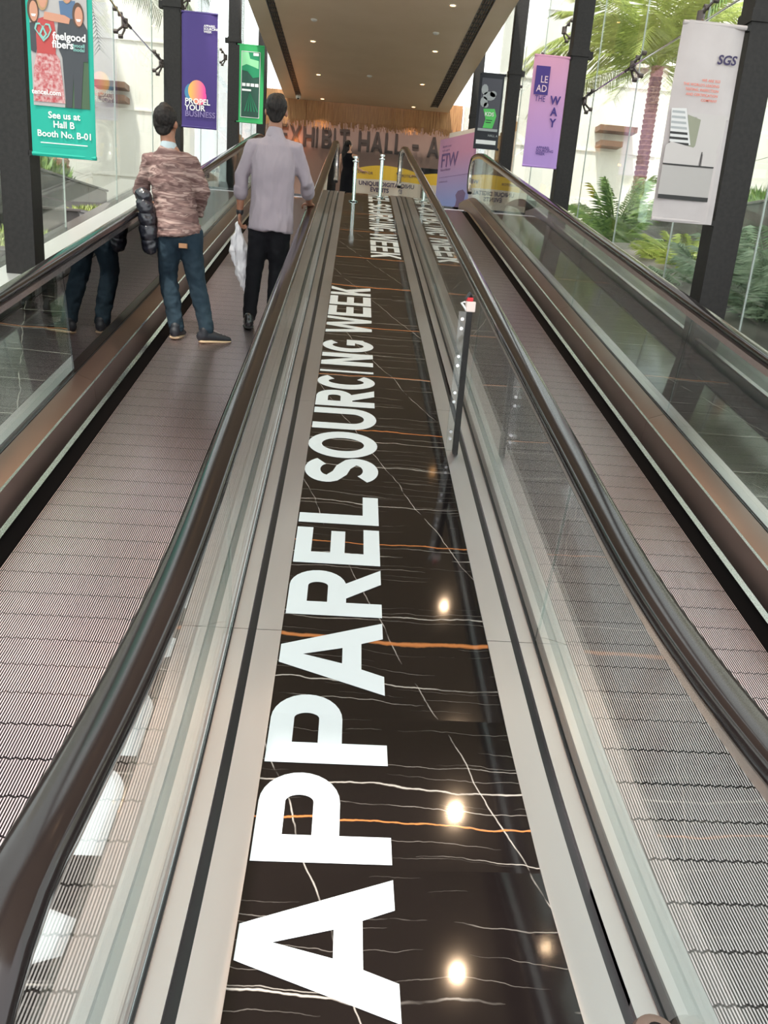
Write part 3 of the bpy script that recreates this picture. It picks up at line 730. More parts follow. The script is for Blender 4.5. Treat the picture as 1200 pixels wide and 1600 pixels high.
# purple banner
PUR = printmat('banner_purple', (.045, .022, .17)); MAG = printmat('print_magenta', (.90, .06, .28)); ORG = printmat('print_orange', (.85, .35, .10)); CYB = printmat('print_blue', (.05, .22, .38))
def gradient(name, c1, c2, axis=0, lo=-.5, hi=.5):
    m = mat(name, c1, .6); nt = m.node_tree; tc = nt.nodes.new('ShaderNodeTexCoord'); sp = nt.nodes.new('ShaderNodeSeparateXYZ'); mr = nt.nodes.new('ShaderNodeMapRange'); cr = nt.nodes.new('ShaderNodeMixRGB')
    cr.inputs[1].default_value = (*c1, 1); cr.inputs[2].default_value = (*c2, 1)
    nt.links.new(tc.outputs['Object'], sp.inputs[0]); nt.links.new(sp.outputs[axis], mr.inputs[0]); mr.inputs[1].default_value = lo; mr.inputs[2].default_value = hi
    nt.links.new(mr.outputs[0], cr.inputs[0]); nt.links.new(cr.outputs[0], nt.nodes['Principled BSDF'].inputs[0]); return m
SUNP = gradient('print_sunset', (.85, .42, .10), (.90, .06, .32), 0, -.12, .08)
t, pr, tx = cloth_banner(-2.585, -2.08, 3.345, 4.845, 12.7, PUR, 'deep purple banner reading PROPEL YOUR BUSINESS under a pink and orange disc')
tx('APPAREL\nSOURCING\nWEEK', .62, .125, .042, WHT, .012, 'LEFT', line=.85)
pr([ell(.26, .69, .17, .075)], CYB, lay=2); pr([ell(.44, .675, .25, .095)], SUNP, lay=2.5); pr([ell(.50, .72, .21, .075)], SUNP, lay=2.4)
tx('PROPEL', .10, .79, .105, WHT, .02, 'LEFT', lay=4); tx('YOUR', .10, .845, .105, WHT, .02, 'LEFT', lay=4); tx('BUSINESS', .10, .90, .105, printmat('print_lilac', (.22, .17, .38)), .015, 'LEFT', lay=4)
# green banner
GR = printmat('banner_green', (.02, .34, .10)); GD = printmat('print_dark_green', (.008, .06, .04)); GM = printmat('print_mid_green', (.0, .22, .09)); GL = printmat('print_light_green', (.25, .62, .32))
t, pr, tx = cloth_banner(-2.645, -2.08, 4.39, 5.895, 18.7, GR, 'bright green banner with a thin white frame and dark leafy print')
pr([rect(.16, .09, .86, .93)], GD, lay=1); pr([rect(.16, .09, .86, .93), rect(.175, .096, .845, .924)[::-1]], WHT, lay=3)
pr([[(.18, .10), (.84, .10), (.84, .40), (.60, .42), (.40, .34), (.18, .33)]], GM, lay=2)
pr([[(.18, .10), (.42, .10), (.48, .18), (.80, .20), (.80, .30), (.55, .27), (.35, .25), (.18, .28)]], GL, lay=2.3)
pr([rect(.60, .105, .80, .14)], WHT, lay=3)
for k in range(4): pr([rect(.20+k*.16, .49, .33+k*.16, .53)], WHT, lay=3)
pr([rect(.20, .565, .54, .59)], WHT, lay=3)
for k in range(5): pr([[(.5, .6), (.30+k*.12, .85), (.34+k*.12, .85)]], GM, lay=2)
# black and green banner
BK = printmat('banner_black', (.012, .014, .022)); KG = printmat('print_lime', (.10, .55, .12)); GY = printmat('print_grey', (.35, .37, .38)); GY2 = printmat('print_slate', (.07, .07, .09))
t, pr, tx = cloth_banner(2.325, 2.815, 4.07, 5.45, 17.2, BK, 'black banner with a grey machine part and a lime green shape')
pr([rect(.10, .07, .92, .72)], GY2, lay=1)
for a, b, c, d in ((.24, .22, .14, .07), (.45, .30, .26, .06), (.25, .38, .15, .07), (.6, .27, .14, .04), (.35, .42, .10, .035)): pr([ell(a, b, c, d, 10)], GY, lay=2)
pr([[(.25, .47), (.72, .46), (.82, .55), (.70, .72), (.30, .72), (.38, .60)]], KG, lay=2.5); tx('KDS', .52, .56, .10, WHT, .02, lay=4)
pr([rect(.40, .61, .66, .62)], BK, lay=4); pr([rect(.40, .64, .62, .65)], BK, lay=4)
pr([rect(.10, .725, .92, .76)], GY, lay=2); pr([rect(.08, .88, .90, .935)], WHT, lay=2); tx('HALL A', .75, .83, .06, GY, .01, lay=3)
# pink banner
PK = gradient('banner_pink', (.42, .26, .62), (.62, .30, .46), 2, .1, 1.4); NAVY = printmat('print_navy', (.045, .02, .20))
t, pr, tx = cloth_banner(2.385, 2.885, 3.155, 4.605, 12.2, PK, 'pink banner reading LEAD THE WAY on the second right column')
pr([rect(.08, .10, .48, .35)], NAVY, lay=2)
PKW = printmat('print_pale_pink', (.75, .55, .65)); tx('LE', .44, .245, .125, PKW, .005, 'RIGHT', lay=4, sx=.85); tx('AD', .44, .325, .125, PKW, .005, 'RIGHT', lay=4, sx=.85); tx('THE', .43, .41, .11, NAVY, .0, 'RIGHT', lay=4, sx=.75)
for k, c in enumerate('WAY'): tx(c, .72, .425+k*.10, .15, NAVY, .03, lay=4, sx=.9)
tx('APPAREL\nSOURCING\nWEEK', .34, .83, .05, NAVY, .012, 'LEFT', line=.8)
# sofa banner
GB = noisy('banner_grey', (.46, .42, .42), (.52, .48, .48), 3, .7); t, pr, tx = cloth_banner(2.385, 2.875, 2.10, 3.52, 6.6, GB, 'pale grey SGS banner with a printed sofa and checked cushion, on the nearest right column', wob=.02)
tx('SGS', .76, .195, .088, INK, .03, 'CENTER', shear=.15)
RDP = printmat('print_coral', (.75, .16, .10))
for k, s_ in enumerate(('WE ARE SGS', "THE WORLD'S LEADING", 'TESTING, INSPECTION', 'AND CERTIFICATION', 'COMPANY')): tx(s_, .72, .285+k*.024, .026, RDP, .008, 'RIGHT')
SOF = printmat('print_sofa', (.50, .47, .46)); SOF2 = printmat('print_sofa_side', (.40, .38, .37)); CUS = printmat('print_olive', (.26, .27, .20)); CHK = printmat('print_cheque', (.62, .62, .62)); BLKP = printmat('print_black', (.02, .02, .02))
pr([rect(.13, .44, .97, .46), ][:1], SOF, lay=1)
pr([[(.45, .46), (.93, .46), (.93, .64), (.40, .64)]], SOF, lay=1.5); pr([[(.30, .45), (.52, .47), (.50, .60), (.42, .64), (.34, .55)]], CUS, lay=2)
pr([[(.02, .425), (.26, .42), (.42, .60), (.08, .60)]], CHK, lay=2.2)
for k in range(7): pr([[(.04+k*.004, .435+k*.026), (.24+k*.024, .435+k*.026), (.25+k*.024, .447+k*.026), (.04+k*.004, .447+k*.026)]], BLKP if k > 3 else GY, lay=2.4)
pr([[(.02, .61), (.10, .59), (.62, .62), (.60, .70), (.02, .70)]], SOF, lay=2.8); pr([[(.65, .64), (.88, .63), (.88, .70), (.65, .70)]], SOF, lay=2.8)
pr([rect(.02, .70, .86, .707)], BLKP, lay=3); pr([rect(.62, .63, .635, .70)], BLKP, lay=3)
pr([rect(.02, .71, .86, .86)], SOF2, lay=2.6); pr([rect(.03, .86, .86, .882)], BLKP, lay=3)
# standing display board FTW
def board(p0, p1, z0, z1, m, lab, th=.05):
    a = Vector((*p0, z0)); b = Vector((*p1, z0)); W = (b-a).length
    t = thing('display_board', lab, 'display board', a, None, math.atan2(b.y-a.y, b.x-a.x)); H = z1-z0
    obj('panel', box(nb(), 0, W, 0, th, .02, H, .004), m, t)
    for x in (.12, W-.12): obj('foot', box(nb(), x-.03, x+.03, -.12, th+.12, 0, .03), GRL, t)
    def pr(cs, mm, lay=1):
        bm = poly2(nb(), cs, lambda u, v: (u*W, -.004*lay, (1-v)*H))
        me = bpy.data.meshes.new('print'); bm.to_mesh(me); bm.free(); return link('print', me, mm, t)
    def tx(s_, u, v, size, mm, bold=.02, align='LEFT', lay=2, **k):
        me = text_mesh(s_, size, bold, align, **k)
        for q in me.vertices: q.co = Vector((u*W+q.co.x, -.004*lay, (1-v)*H+q.co.y))
        return link('printed_text', me, mm, t)
    return t, pr, tx
FT = gradient('board_pink', (.30, .36, .72), (.56, .26, .42), 2, .3, 1.3); VI = printmat('print_violet', (.16, .08, .24))
t, pr, tx = board((1.86, 19.4), (2.456, 17.96), ZT, ZT+1.64, FT, 'tall pink and lilac FTW display board at the top of the right walkway')
tx('FTW', .08, .36, .40, VI, .012, spacing=.8); tx('future of fashion', .09, .41, .07, VI, .01)
for k, s_ in enumerate(('See what is next', 'on the agenda', 'today')): tx(s_, .10, .11+k*.05, .06, VI, .005)
pr([rect(.06, .49, .95, .495)], VI); tx('conference area', .08, .56, .06, VI, 0)
pr([[(.42, 1), (.46, .93), (.62, .87), (.64, .80), (.60, .74), (.66, .69), (.80, .68), (.88, .73), (.84, .86), (1, .90), (1, 1)]], printmat('print_portrait', (.20, .13, .26)))
pr([[(.10, .98), (.13, .90), (.17, .86), (.20, .93), (.22, .98)]], MAG)
WBD = mat('white_board', (.72, .69, .66), .5)
t, pr, tx = board((2.32, 21.9), (2.86, 20.8), ZT, ZT+2.2, WBD, 'cream display board standing behind the pink board'); pr([rect(.5, .06, .9, .10)], INK); pr([ell(.45, .14, .16, .06)], BLKP)
# registration booth
YEL = mat('booth_yellow', (.72, .47, .03), .5); BW = mat('booth_cream', (.62, .55, .47), .5)
t = thing('registration_counter', 'yellow and cream exhibition counter at the top of the walkways', 'counter', (.9, 22, ZT))
def arcb(x0, x1, zt, zb, m, y=22, bow=.12, name='panel'):
    bm = nb(); n = 14; fr = []
    for k in range(n+1):
        u = k/n; x = x0+(x1-x0)*u; q = 4*u*(1-u)
        fr.append([(x, y-.3*q, zb), (x, y+.05-.3*q, zb), (x, y+.05-.3*q, zt+bow*q), (x, y-.3*q, zt+bow*q)])
    return mp(obj(name, rings(bm, fr), m, t), t)
arcb(-.12, 1.62, 4.02, 3.80, YEL, name='header_panel'); arcb(1.72, 2.66, 4.04, 3.78, YEL, name='header_panel', bow=.02)
arcb(-.12, 1.62, 3.80, ZT, BW, bow=0); arcb(1.72, 2.66, 3.78, ZT, BW, bow=0)
arcb(-.25, 1.75, 3.42, ZT, BW, y=21.5, bow=0, name='counter_front')
def btx(s_, x, z, size, y, m=INK, bold=.03):
    me = text_mesh(s_, size, bold)
    for q in me.vertices: q.co = Vector((x+q.co.x, y, z+q.co.y))
    mp(link('printed_text', me, m, t), t)
btx('WEEKS', 1.25, 3.90, .14, 21.69); btx('EXHIBITOR', .2, 3.91, .09, 21.72, bold=.01); btx('UNIQUE DIGITAL', .62, 3.64, .14, 21.66); btx('EVENTS', .62, 3.50, .14, 21.66)
btx('VISITOR', 1.2, 3.18, .14, 21.18, YEL)
# bollards at the crest
def bollard(x, s, h, lab):
    y, z = P(s); t = thing('bollard', lab, 'bollard', (x, y, z-.004), 'chrome bollards at the crest')
    obj('base_plate', cyl(nb(), (0, 0, 0), .07, .012, 20), CHROME, t)
    obj('post', cyl(nb(), (0, 0, .012), .028, h, 18), CHROME, t, True)
    obj('cap', lathe(nb(), (0, 0, h), [(.034, 0), (.05, .01), (.05, .025), (.02, .035), (.02, .05), (.042, .06), (.042, .085), (.015, .10)], 18), CHROME, t, True)
bollard(-.02, 13.8, .58, 'chrome post nearest the woman in black, at the crest of the marble strip')
bollard(.42, 14.5, .58, 'chrome post at the middle of the crest of the marble strip')
# clear divider fin with steel bar
y, z = P(4.40)
t = thing('divider_fin', 'steel bar edging a clear bolted fin standing on the right steel strip, taped on top', 'divider', (.655, y, z))
obj('bar', box(nb(), -.014, .016, -.012, .03, 0, .80, .003), COLM, t)
obj('clear_fin', box(nb(), -.055, -.014, -.002, .008, .02, .79), glassmat('clear_fin_mat', (.93, .95, .95), 1.5), t)
for zz in (.09, .13, .30, .35, .50, .55, .70, .75): obj('bolt', tube(nb(), [(-.036, -.01, zz), (-.036, .014, zz)], .009, 10), CHROME, t)
obj('tape', box(nb(), -.022, .028, -.02, .036, .79, .845, .006), mat('pale_tape', (.72, .60, .55), .6), t)
obj('red_tape', box(nb(), -.02, .012, -.018, .034, .845, .865, .004), mat('red_tape', (.6, .02, .03), .6), t)
obj('tape_knot', tube(nb(), [(-.02, 0, .855), (-.006, .0, .885), (.004, .01, .868)], .013, 8), BLACK, t, True)
obj('ribbon', tube(nb(), [(-.02, -.01, .80), (-.05, -.015, .835), (-.03, -.01, .84)], .006, 6), WHT, t)
# floor bumper knob bottom right
t = thing('deck_stud', 'round brown stud with a dark centre on the right steel strip at the near edge', 'stud', (.752, 1.245, .004))
obj('dome', lathe(nb(), (0, 0, 0), [(.052, 0), (.052, .012), (.044, .028), (.03, .034), (.018, .034)], 24), mat('brown_plastic', (.085, .058, .048), .45), t, True)
obj('hole', cyl(nb(), (0, 0, .02), .02, .0145, 16), GAP, t)
# ------------------------------------------------------------------ outdoors
STONE = noisy('pale_stone', (.88, .85, .79), (.93, .90, .85), 1.0, .8)
GRAN = noisy('dark_granite', (.075, .066, .062), (.13, .115, .108), 2.5, .35, stretch=(1, 1, 1))
SOIL = noisy('soil', (.05, .035, .02), (.10, .08, .05), 4, .9)
def stuff(o): o['kind'] = 'stuff'; return o
gnd = struct(obj('floor', box(box(nb(), 3.4, 40, -10, 70, -.6, -.35), -40, -3.1, -10, 70, -.6, -.35), noisy('paving', (.22, .20, .17), (.32, .30, .26), .8, .7)))
def panel_wall(lab, x, th, y0, z0, py, pz, ny, nz, m, skip=()):
    t = thing('building_wall', lab, 'building', (x, y0, z0))
    s = 1 if x > 0 else -1
    obj('backing_wall', box(nb(), min(s*.03, s*th), max(s*.03, s*th), 0, ny*py, 0, nz*pz), m, t)
    me = None
    for i in range(ny):
        for j in range(nz):
            if (i, j) in skip: continue
            if me is None:
                o = obj('stone_panel', box(nb(), min(0, s*.05), max(0, s*.05), .008, py-.008, .008, pz-.008, .004), m, t); me = o.data
            else:
                o = bpy.data.objects.new('stone_panel', me); C.objects.link(o); o.parent = t
            o.location = (0, i*py, j*pz)
    return t
bR = panel_wall('pale stone building with large square joints across the garden on the right', 12.6, .5, 14, -.4, 2.3, 1.55, 14, 9, STONE)
bL = panel_wall('pale stone building with large square joints across the garden on the left', -10.4, .5, 16, -.4, 2.3, 1.55, 14, 9, STONE)
LEDG = mat('brown_ledge', (.22, .12, .08), .5)
# far projecting volume closing the view on the right and the left
for s, x in ((1, 5.2), (-1, -6.6)):
    t = thing('building_wing', 'sunlit plain wing of the building beyond the %s glass wall' % ('right' if s > 0 else 'left'), 'building', (x, 34, -.4))
    obj('wall', box(nb(), min(0, s*8), max(0, s*8), 0, 1, 0, 15), STONE, t)
    for a, b, zz in (((9.4, 10.9, 7.6), (9.5, 10.4, 7.05)) if s > 0 else ((-10.1, -8.9, 7.55), (-9.9, -8.9, 7.1))):
        obj('ledge', box(nb(), a-x, b-x, -.7, 0, zz+.3, zz+.5), LEDG, t)
    for k in range(1, 6): obj('string_course', box(nb(), min(-s*.02, s*8), max(-s*.02, s*8), -.05, .0, k*2.4, k*2.4+.06), STONE, t)
# granite planter walls
def planter(lab, x0, x1, y0, y1, zt, pw=1.5):
    t = thing('planter_wall', lab, 'planter', ((x0+x1)/2, y0, -.4)); s = 1 if x0 > 0 else -1
    xi = x0 if s > 0 else x1
    mp(obj('core', box(nb(), x0+.03, x1-.03, y0+.03, y1-.03, -.4, zt-.03), GRAN, t), t)
    mp(obj('coping', box(nb(), x0-.03, x1+.03, y0-.03, y1+.03, zt-.04, zt, .008), GRAN, t), t)
    y = y0
    rows = max(1, int((zt+.4)/.95)); hz = (zt-.05+.4)/rows
    while y < y1-.05:
        for r in range(rows):
            mp(obj('granite_slab', box(nb(), min(xi-.0, xi+s*.04), max(xi, xi+s*.04), y+.006, min(y+pw, y1)-.006, -.4+r*hz+.006, -.4+(r+1)*hz-.006, .004), GRAN, t), t)
        y += pw
    return t
planter('long dark granite planter wall in the garden on the right', 6.5, 7.1, 2, 21.4, 3.1)
planter('lower dark granite planter in front of the long right garden wall', 5.7, 6.45, 12.5, 24, 2.15)
planter('tall dark granite wall in the garden on the left', -6.4, -5.6, 6, 19.3, 2.85)
planter('low dark granite planter nearer the left glass wall', -4.9, -3.8, 3, 12.6, 1.5)
planter('stepped-up dark granite planter beyond the low left one', -5.0, -4.1, 12.7, 20, 2.1)
bankm = noisy('planting_soil', (.06, .05, .03), (.12, .11, .06), 5, .9)
for s, pts in ((1, (7.1, 12.5, 3.0)), (-1, (-10.3, -6.4, 2.75))):
    t = thing('garden_bed', 'raised soil bed behind the granite wall on the %s' % ('right' if s > 0 else 'left'), 'garden bed', (pts[0], 2, -.4))
    mp(obj('bed', box(nb(), pts[0], pts[1], 2.5, 33, -.4, pts[2]), bankm, t), t)
t = thing('garden_bed', 'low planted soil bed beside the right glass wall', 'garden bed', (3.6, 2, -.4)); mp(obj('bed', sweep(nb(), [(3.62, -.9), (5.65, -.9), (5.65, -.02), (3.62, -.08)], .4, 12.4), GRAN, t), t)
# foliage
def leafm(n, c1, c2): return noisy(n, c1, c2, 9, .5)
FR1 = leafm('frond_green', (.07, .15, .035), (.22, .32, .08)); FR2 = leafm('frond_yellow', (.25, .32, .06), (.50, .55, .14)); FR3 = leafm('frond_grey', (.16, .24, .14), (.36, .44, .30)); GRS = leafm('grass_green', (.20, .27, .07), (.42, .46, .18))
def frond_mesh(L=1.6, droop=.8, n=26, leaf=.32, wd=.012, seed=0):
    rnd = random.Random(seed); bm = nb(); pts = []
    for k in range(9):
        u = k/8; a = .95 - droop*1.9*u
        pts.append(Vector((L*u*(1-.12*u*droop), 0, L*(.62*u - .85*droop*u*u))))
    tube(bm, pts, [.016*(1-.75*k/8) for k in range(9)], 4)
    for k in range(n):
        u = .12+.88*k/(n-1); i = min(int(u*8), 7); f = u*8-i; p = pts[i].lerp(pts[i+1], f); d = (pts[i+1]-pts[i]).normalized()
        l = leaf*(1-.55*abs(u-.42)*1.6)*rnd.uniform(.85, 1.1)
        for sg in (-1, 1):
            e = p + d*l*.55 + Vector((0, sg*l*.8, -l*(.25+.3*rnd.random())))
            q = d*wd
            a, b, c_, m_ = bm.verts.new(p-q*.5), bm.verts.new(p+q*.5), bm.verts.new(e), bm.verts.new((p+e)/2+q+Vector((0, 0, .03)))
            bm.faces.new((a, b, m_)); bm.faces.new((a, m_, c_))
    me = bpy.data.meshes.new('frond'); bm.to_mesh(me); bm.free(); return me
def palm(lab, x, y, z, hgt, L, nf, m, up=.4, droop=.9, trunk=True, seed=1, leaf=.36, tw=.17, n=30, group='garden palms'):
    t = thing('palm_tree' if trunk else 'palm_shrub', lab, 'palm' if trunk else 'shrub', (x, y, z), group)
    rnd = random.Random(seed)
    if trunk:
        prof = []; k = 0
        zz = 0
        while zz < hgt: prof += [(tw*(1.0-.15*zz/hgt), zz), (tw*(1.18-.15*zz/hgt), zz+.10)]; zz += .13
        obj('trunk', lathe(nb(), (0, 0, 0), prof, 12), TRK, t)
    mes = [frond_mesh(L*f, droop*g, n, leaf, .026 if trunk else .013, i) for i, (f, g) in enumerate(((1, 1), (.85, .7), (1.05, 1.25)))]
    for me in mes: me.materials.append(m)
    for i in range(nf):
        o = bpy.data.objects.new('frond', mes[i % 3]); C.objects.link(o); o.parent = t; o.location = (0, 0, hgt)
        o.rotation_euler = (rnd.uniform(-.2, .2), rnd.uniform(-up, .35)-(.0), 2*PI*i*.382+rnd.uniform(-.2, .2))
    return t
TRK = noisy('palm_trunk', (.26, .13, .08), (.42, .24, .16), 14, .9, bump=.6)
palm('tall palm with a ringed brown trunk across the right garden', 7.9, 23.3, 2.7, 4.6, 3.9, 46, FR2, up=.9, droop=.75, leaf=.8, n=54, seed=3)
palm('tall palm outside the upper left glass wall', -6.9, 20.2, 2.6, 5.3, 4.0, 46, FR3, up=.8, droop=.85, leaf=.8, n=54, seed=8)
palm('palm outside the right glass wall near the sofa banner, crown overhead', 8.4, 15.5, 2.7, 4.6, 3.0, 26, FR1, up=.9, droop=.8, leaf=.6, n=40, seed=11)
palm('upright dark green palm shrub beside the second right column', 5.6, 17.6, 2.1, .3, 1.6, 30, FR1, up=1.1, droop=.45, trunk=False, seed=4, leaf=.42, n=28)
palm('bright yellow-green fern palm below the sofa banner', 4.6, 11.1, 1.32, .25, 1.0, 34, FR2, up=.9, droop=.6, trunk=False, seed=6, leaf=.28, n=24)
palm('silvery palm shrub at the right edge of the picture', 4.3, 8.2, .98, .3, 1.2, 34, FR3, up=.9, droop=.6, trunk=False, seed=9, leaf=.34, n=26)
palm('silvery-green palm shrub low behind the nearest right column', 4.3, 9.7, 1.1, .25, 1.0, 30, FR3, up=.9, droop=.6, trunk=False, seed=12, leaf=.28, n=24)
def bush(lab, cx, cy, z, rx, ry, h, n, m, seed=0, name='bush', leaf=.10, cat='shrub', base=0):
    rnd = random.Random(seed); t = thing(name, lab, cat, (cx, cy, z)); bm = nb()
    for k in range(n):
        a = rnd.uniform(0, 2*PI); r = math.sqrt(rnd.random()); p = Vector((rx*r*math.cos(a), ry*r*math.sin(a), 0))
        hh = h*(1-.6*r*r)*rnd.uniform(.35, 1); q = p+Vector((rnd.uniform(-.5, .5)*leaf*2, rnd.uniform(-.5, .5)*leaf*2, hh)); b_ = p+Vector((0, 0, max(0, hh-leaf*3)))
        d = Vector((rnd.uniform(-1, 1), rnd.uniform(-1, 1), 0)).normalized()*leaf*.22
        v = [bm.verts.new(c) for c in (b_-d*.4, b_+d*.4, (b_+q)/2+d, q, (b_+q)/2-d)]
        bm.faces.new(v)
    o = obj('foliage', bm, m, t); o['kind'] = 'stuff'; return t
bush('strip of leafy green groundcover on the long right planter wall', 7.6, 18, 3.0, .7, 6.5, .75, 4200, FR1, 1, leaf=.16)
bush('strip of grass on the tall left granite wall', -6.3, 12.5, 2.75, .6, 6, 1.0, 8000, FR1, 2, leaf=.2)
bush('short yellow-green grass on the low left planter, near the first column', -4.2, 10.9, 1.45, .35, 1.3, .36, 2600, GRS, 3, name='grass_patch', leaf=.1, cat='grass')
bush('short yellow-green grass on the low left planter, beside the man in brown', -4.5, 16.0, 2.05, .35, 2.4, .32, 2600, GRS, 4, name='grass_patch', leaf=.1, cat='grass')
bush('orange-tinted grasses in the low right bed', 5.0, 9.6, .5, .5, 2.2, .9, 1500, leafm('grass_orange', (.45, .25, .10), (.50, .40, .16)), 5, name='grass_patch', leaf=.2, cat='grass')
bush('dark leafy shrub beyond the third right column', 6.3, 25.5, 2.2, .8, 1.4, 1.4, 1800, FR1, 6, leaf=.16)
bush('leafy bank of shrubs at the upper right edge', 8.2, 12.2, 3.0, 1.0, 2.2, 1.4, 3200, leafm('leaf_warm', (.20, .18, .06), (.45, .38, .18)), 7, leaf=.16)
# timber post screens just beyond the far columns
for s, x, y in ((1, 3.9, 21.5), (-1, -3.8, 26)):
    t = thing('timber_screen', 'upright timber posts outside the far %s glass wall' % ('right' if s > 0 else 'left'), 'screen', (x, y, 2.2))
    for k in range(5): obj('post', box(nb(), -.06, .06, k*.55, k*.55+.14, -2.6, 3.2, .01), TIM, t)
    obj('rail', box(nb(), -.04, .04, -.1, 2.5, 2.4, 2.55), TIM, t)
# ------------------------------------------------------------------ people
def R3(deg): return math.radians(deg)
class Body:
    """ellipse-ring limbs fused by voxel remesh into one continuous surface"""
    def __init__(s): s.bm = nb()
    def limb(s, pts, rad, n=16, ref=(0, 1, 0), flat=False):
        """rad: list of (a,b): a across (towards world x), b the other way"""
        pts = [Vector(p) for p in pts]; rs = []
        for i, p in enumerate(pts):
            t = (pts[min(i+1, len(pts)-1)]-pts[max(i-1, 0)]).normalized()
            r = Vector(ref)
            if abs(t.dot(r)) > .97: r = Vector((1, 0, 0))
            u = r.cross(t).normalized(); v = t.cross(u)
            a, b = rad[i] if isinstance(rad[i], (tuple, list)) else (rad[i], rad[i])
            rs.append([p+u*math.cos(2*PI*k/n)*a+v*math.sin(2*PI*k/n)*b for k in range(n)])
        # rounded ends
        def capring(p, q, ring):
            d = (p-q).normalized(); m = min((x-p).length for x in ring)
            return [[p+(x-p)*.75+d*m*.55 for x in ring], [p+(x-p)*.3+d*m*.85 for x in ring]]
        c0 = capring(pts[0], pts[1], rs[0]); c1 = capring(pts[-1], pts[-2], rs[-1])
        rings(s.bm, c0[::-1]+rs+([] if flat else c1)); return s
    def ball(s, c, r, n=16):
        c = Vector(c); rx, ry, rz = r if isinstance(r, tuple) else (r, r, r); rs = []
        for i in range(1, n//2):
            a = PI*i/(n//2); rs.append([c+Vector((rx*math.sin(a)*math.cos(2*PI*k/n), ry*math.sin(a)*math.sin(2*PI*k/n), -rz*math.cos(a))) for k in range(n)])
        rings(s.bm, rs); return s
    def done(s, name, m, par, vox=.012, it=4, wr=None, keep=None):
        bmesh.ops.recalc_face_normals(s.bm, faces=s.bm.faces)
        me = bpy.data.meshes.new(name); s.bm.to_mesh(me); s.bm.free()
        o = bpy.data.objects.new(name, me); C.objects.link(o)
        r = o.modifiers.new('r', 'REMESH'); r.mode = 'VOXEL'; r.voxel_size = vox; r.adaptivity = 0
        sm = o.modifiers.new('s', 'SMOOTH'); sm.iterations = it; sm.factor = .6
        if wr:
            tx_ = bpy.data.textures.new(name, 'CLOUDS'); tx_.noise_scale = wr[1]; tx_.noise_depth = 2
            d = o.modifiers.new('d', 'DISPLACE'); d.texture = tx_; d.strength = wr[0]; d.mid_level = .5
            if len(wr) > 2:
                e = bpy.data.objects.new('e', None); C.objects.link(e); e.scale = wr[2]; d.texture_coords = 'OBJECT'; d.texture_coords_object = e
            s2 = o.modifiers.new('s2', 'SMOOTH'); s2.iterations = 1
        dg = bpy.context.evaluated_depsgraph_get(); me2 = bpy.data.meshes.new_from_object(o.evaluated_get(dg))
        bpy.data.objects.remove(o)
        if wr and len(wr) > 2: bpy.data.objects.remove(e)
        me2.materials.clear()
        if keep:
            b2 = nb(); b2.from_mesh(me2); bmesh.ops.delete(b2, geom=[v for v in b2.verts if not keep(v.co)], context='VERTS'); b2.to_mesh(me2); b2.free()
        for p in me2.polygons: p.use_smooth = True
        q = link(name, me2, m, par)
        if par is not None: q.matrix_parent_inverse = Matrix.Translation(-par.location)
        return q
SKIN = noisy('skin_brown', (.24, .105, .06), (.29, .13, .075), 20, .5); SKINL = noisy('skin_light', (.50, .27, .18), (.55, .31, .21), 20, .5)
HAIR = noisy('hair_black', (.006, .005, .005), (.022, .018, .016), 60, .6, bump=.6, stretch=(1, 1, .3), spec=.25)
def head(b, c, yawd, s=1.0):
    """skull, jaw, nose, ears around centre c, facing yawd (0 = +y)"""
    c = Vector(c); a = R3(yawd); f = Vector((-math.sin(a), math.cos(a), 0)); r = Vector((math.cos(a), math.sin(a), 0)); u = Vector((0, 0, 1))
    b.ball(c+u*.025*s-f*.012*s, (.078*s, .090*s, .088*s)); b.limb([c+f*.022*s+u*.0, c+f*.035*s-u*.085*s], [(.062*s, .064*s), (.040*s, .038*s)])
    b.limb([c+f*.088*s+u*.012*s, c+f*.108*s-u*.022*s], [.010*s, .014*s], 8)
    b.limb([c+f*.082*s+r*.02*s-u*.048*s, c+f*.082*s-r*.02*s-u*.048*s], [.008*s, .008*s], 8)
    for q in (-1, 1): b.ball(c+r*q*.080*s-f*.004*s-u*.005*s, (.013*s, .020*s, .032*s), 10)
    return f, r, u
def face_parts(par, c, yawd, s=1.0):
    c = Vector(c); a = R3(yawd); f = Vector((-math.sin(a), math.cos(a), 0)); r = Vector((math.cos(a), math.sin(a), 0)); u = Vector((0, 0, 1))
    for q in (-1, 1):
        o = obj('eye', lathe(nb(), (0, 0, 0), [(0.002, -.012), (.010, -.007), (.012, 0), (.010, .007), (.002, .012)], 10), mat_white, par, True); o.location = c+f*.078*s+r*q*.030*s+u*.012*s-par.location
        o = obj('eyebrow', tube(nb(), [c+f*.086*s+r*q*.016*s+u*.035*s-par.location, c+f*.080*s+r*q*.045*s+u*.034*s-par.location], .004, 6), HAIR, par)
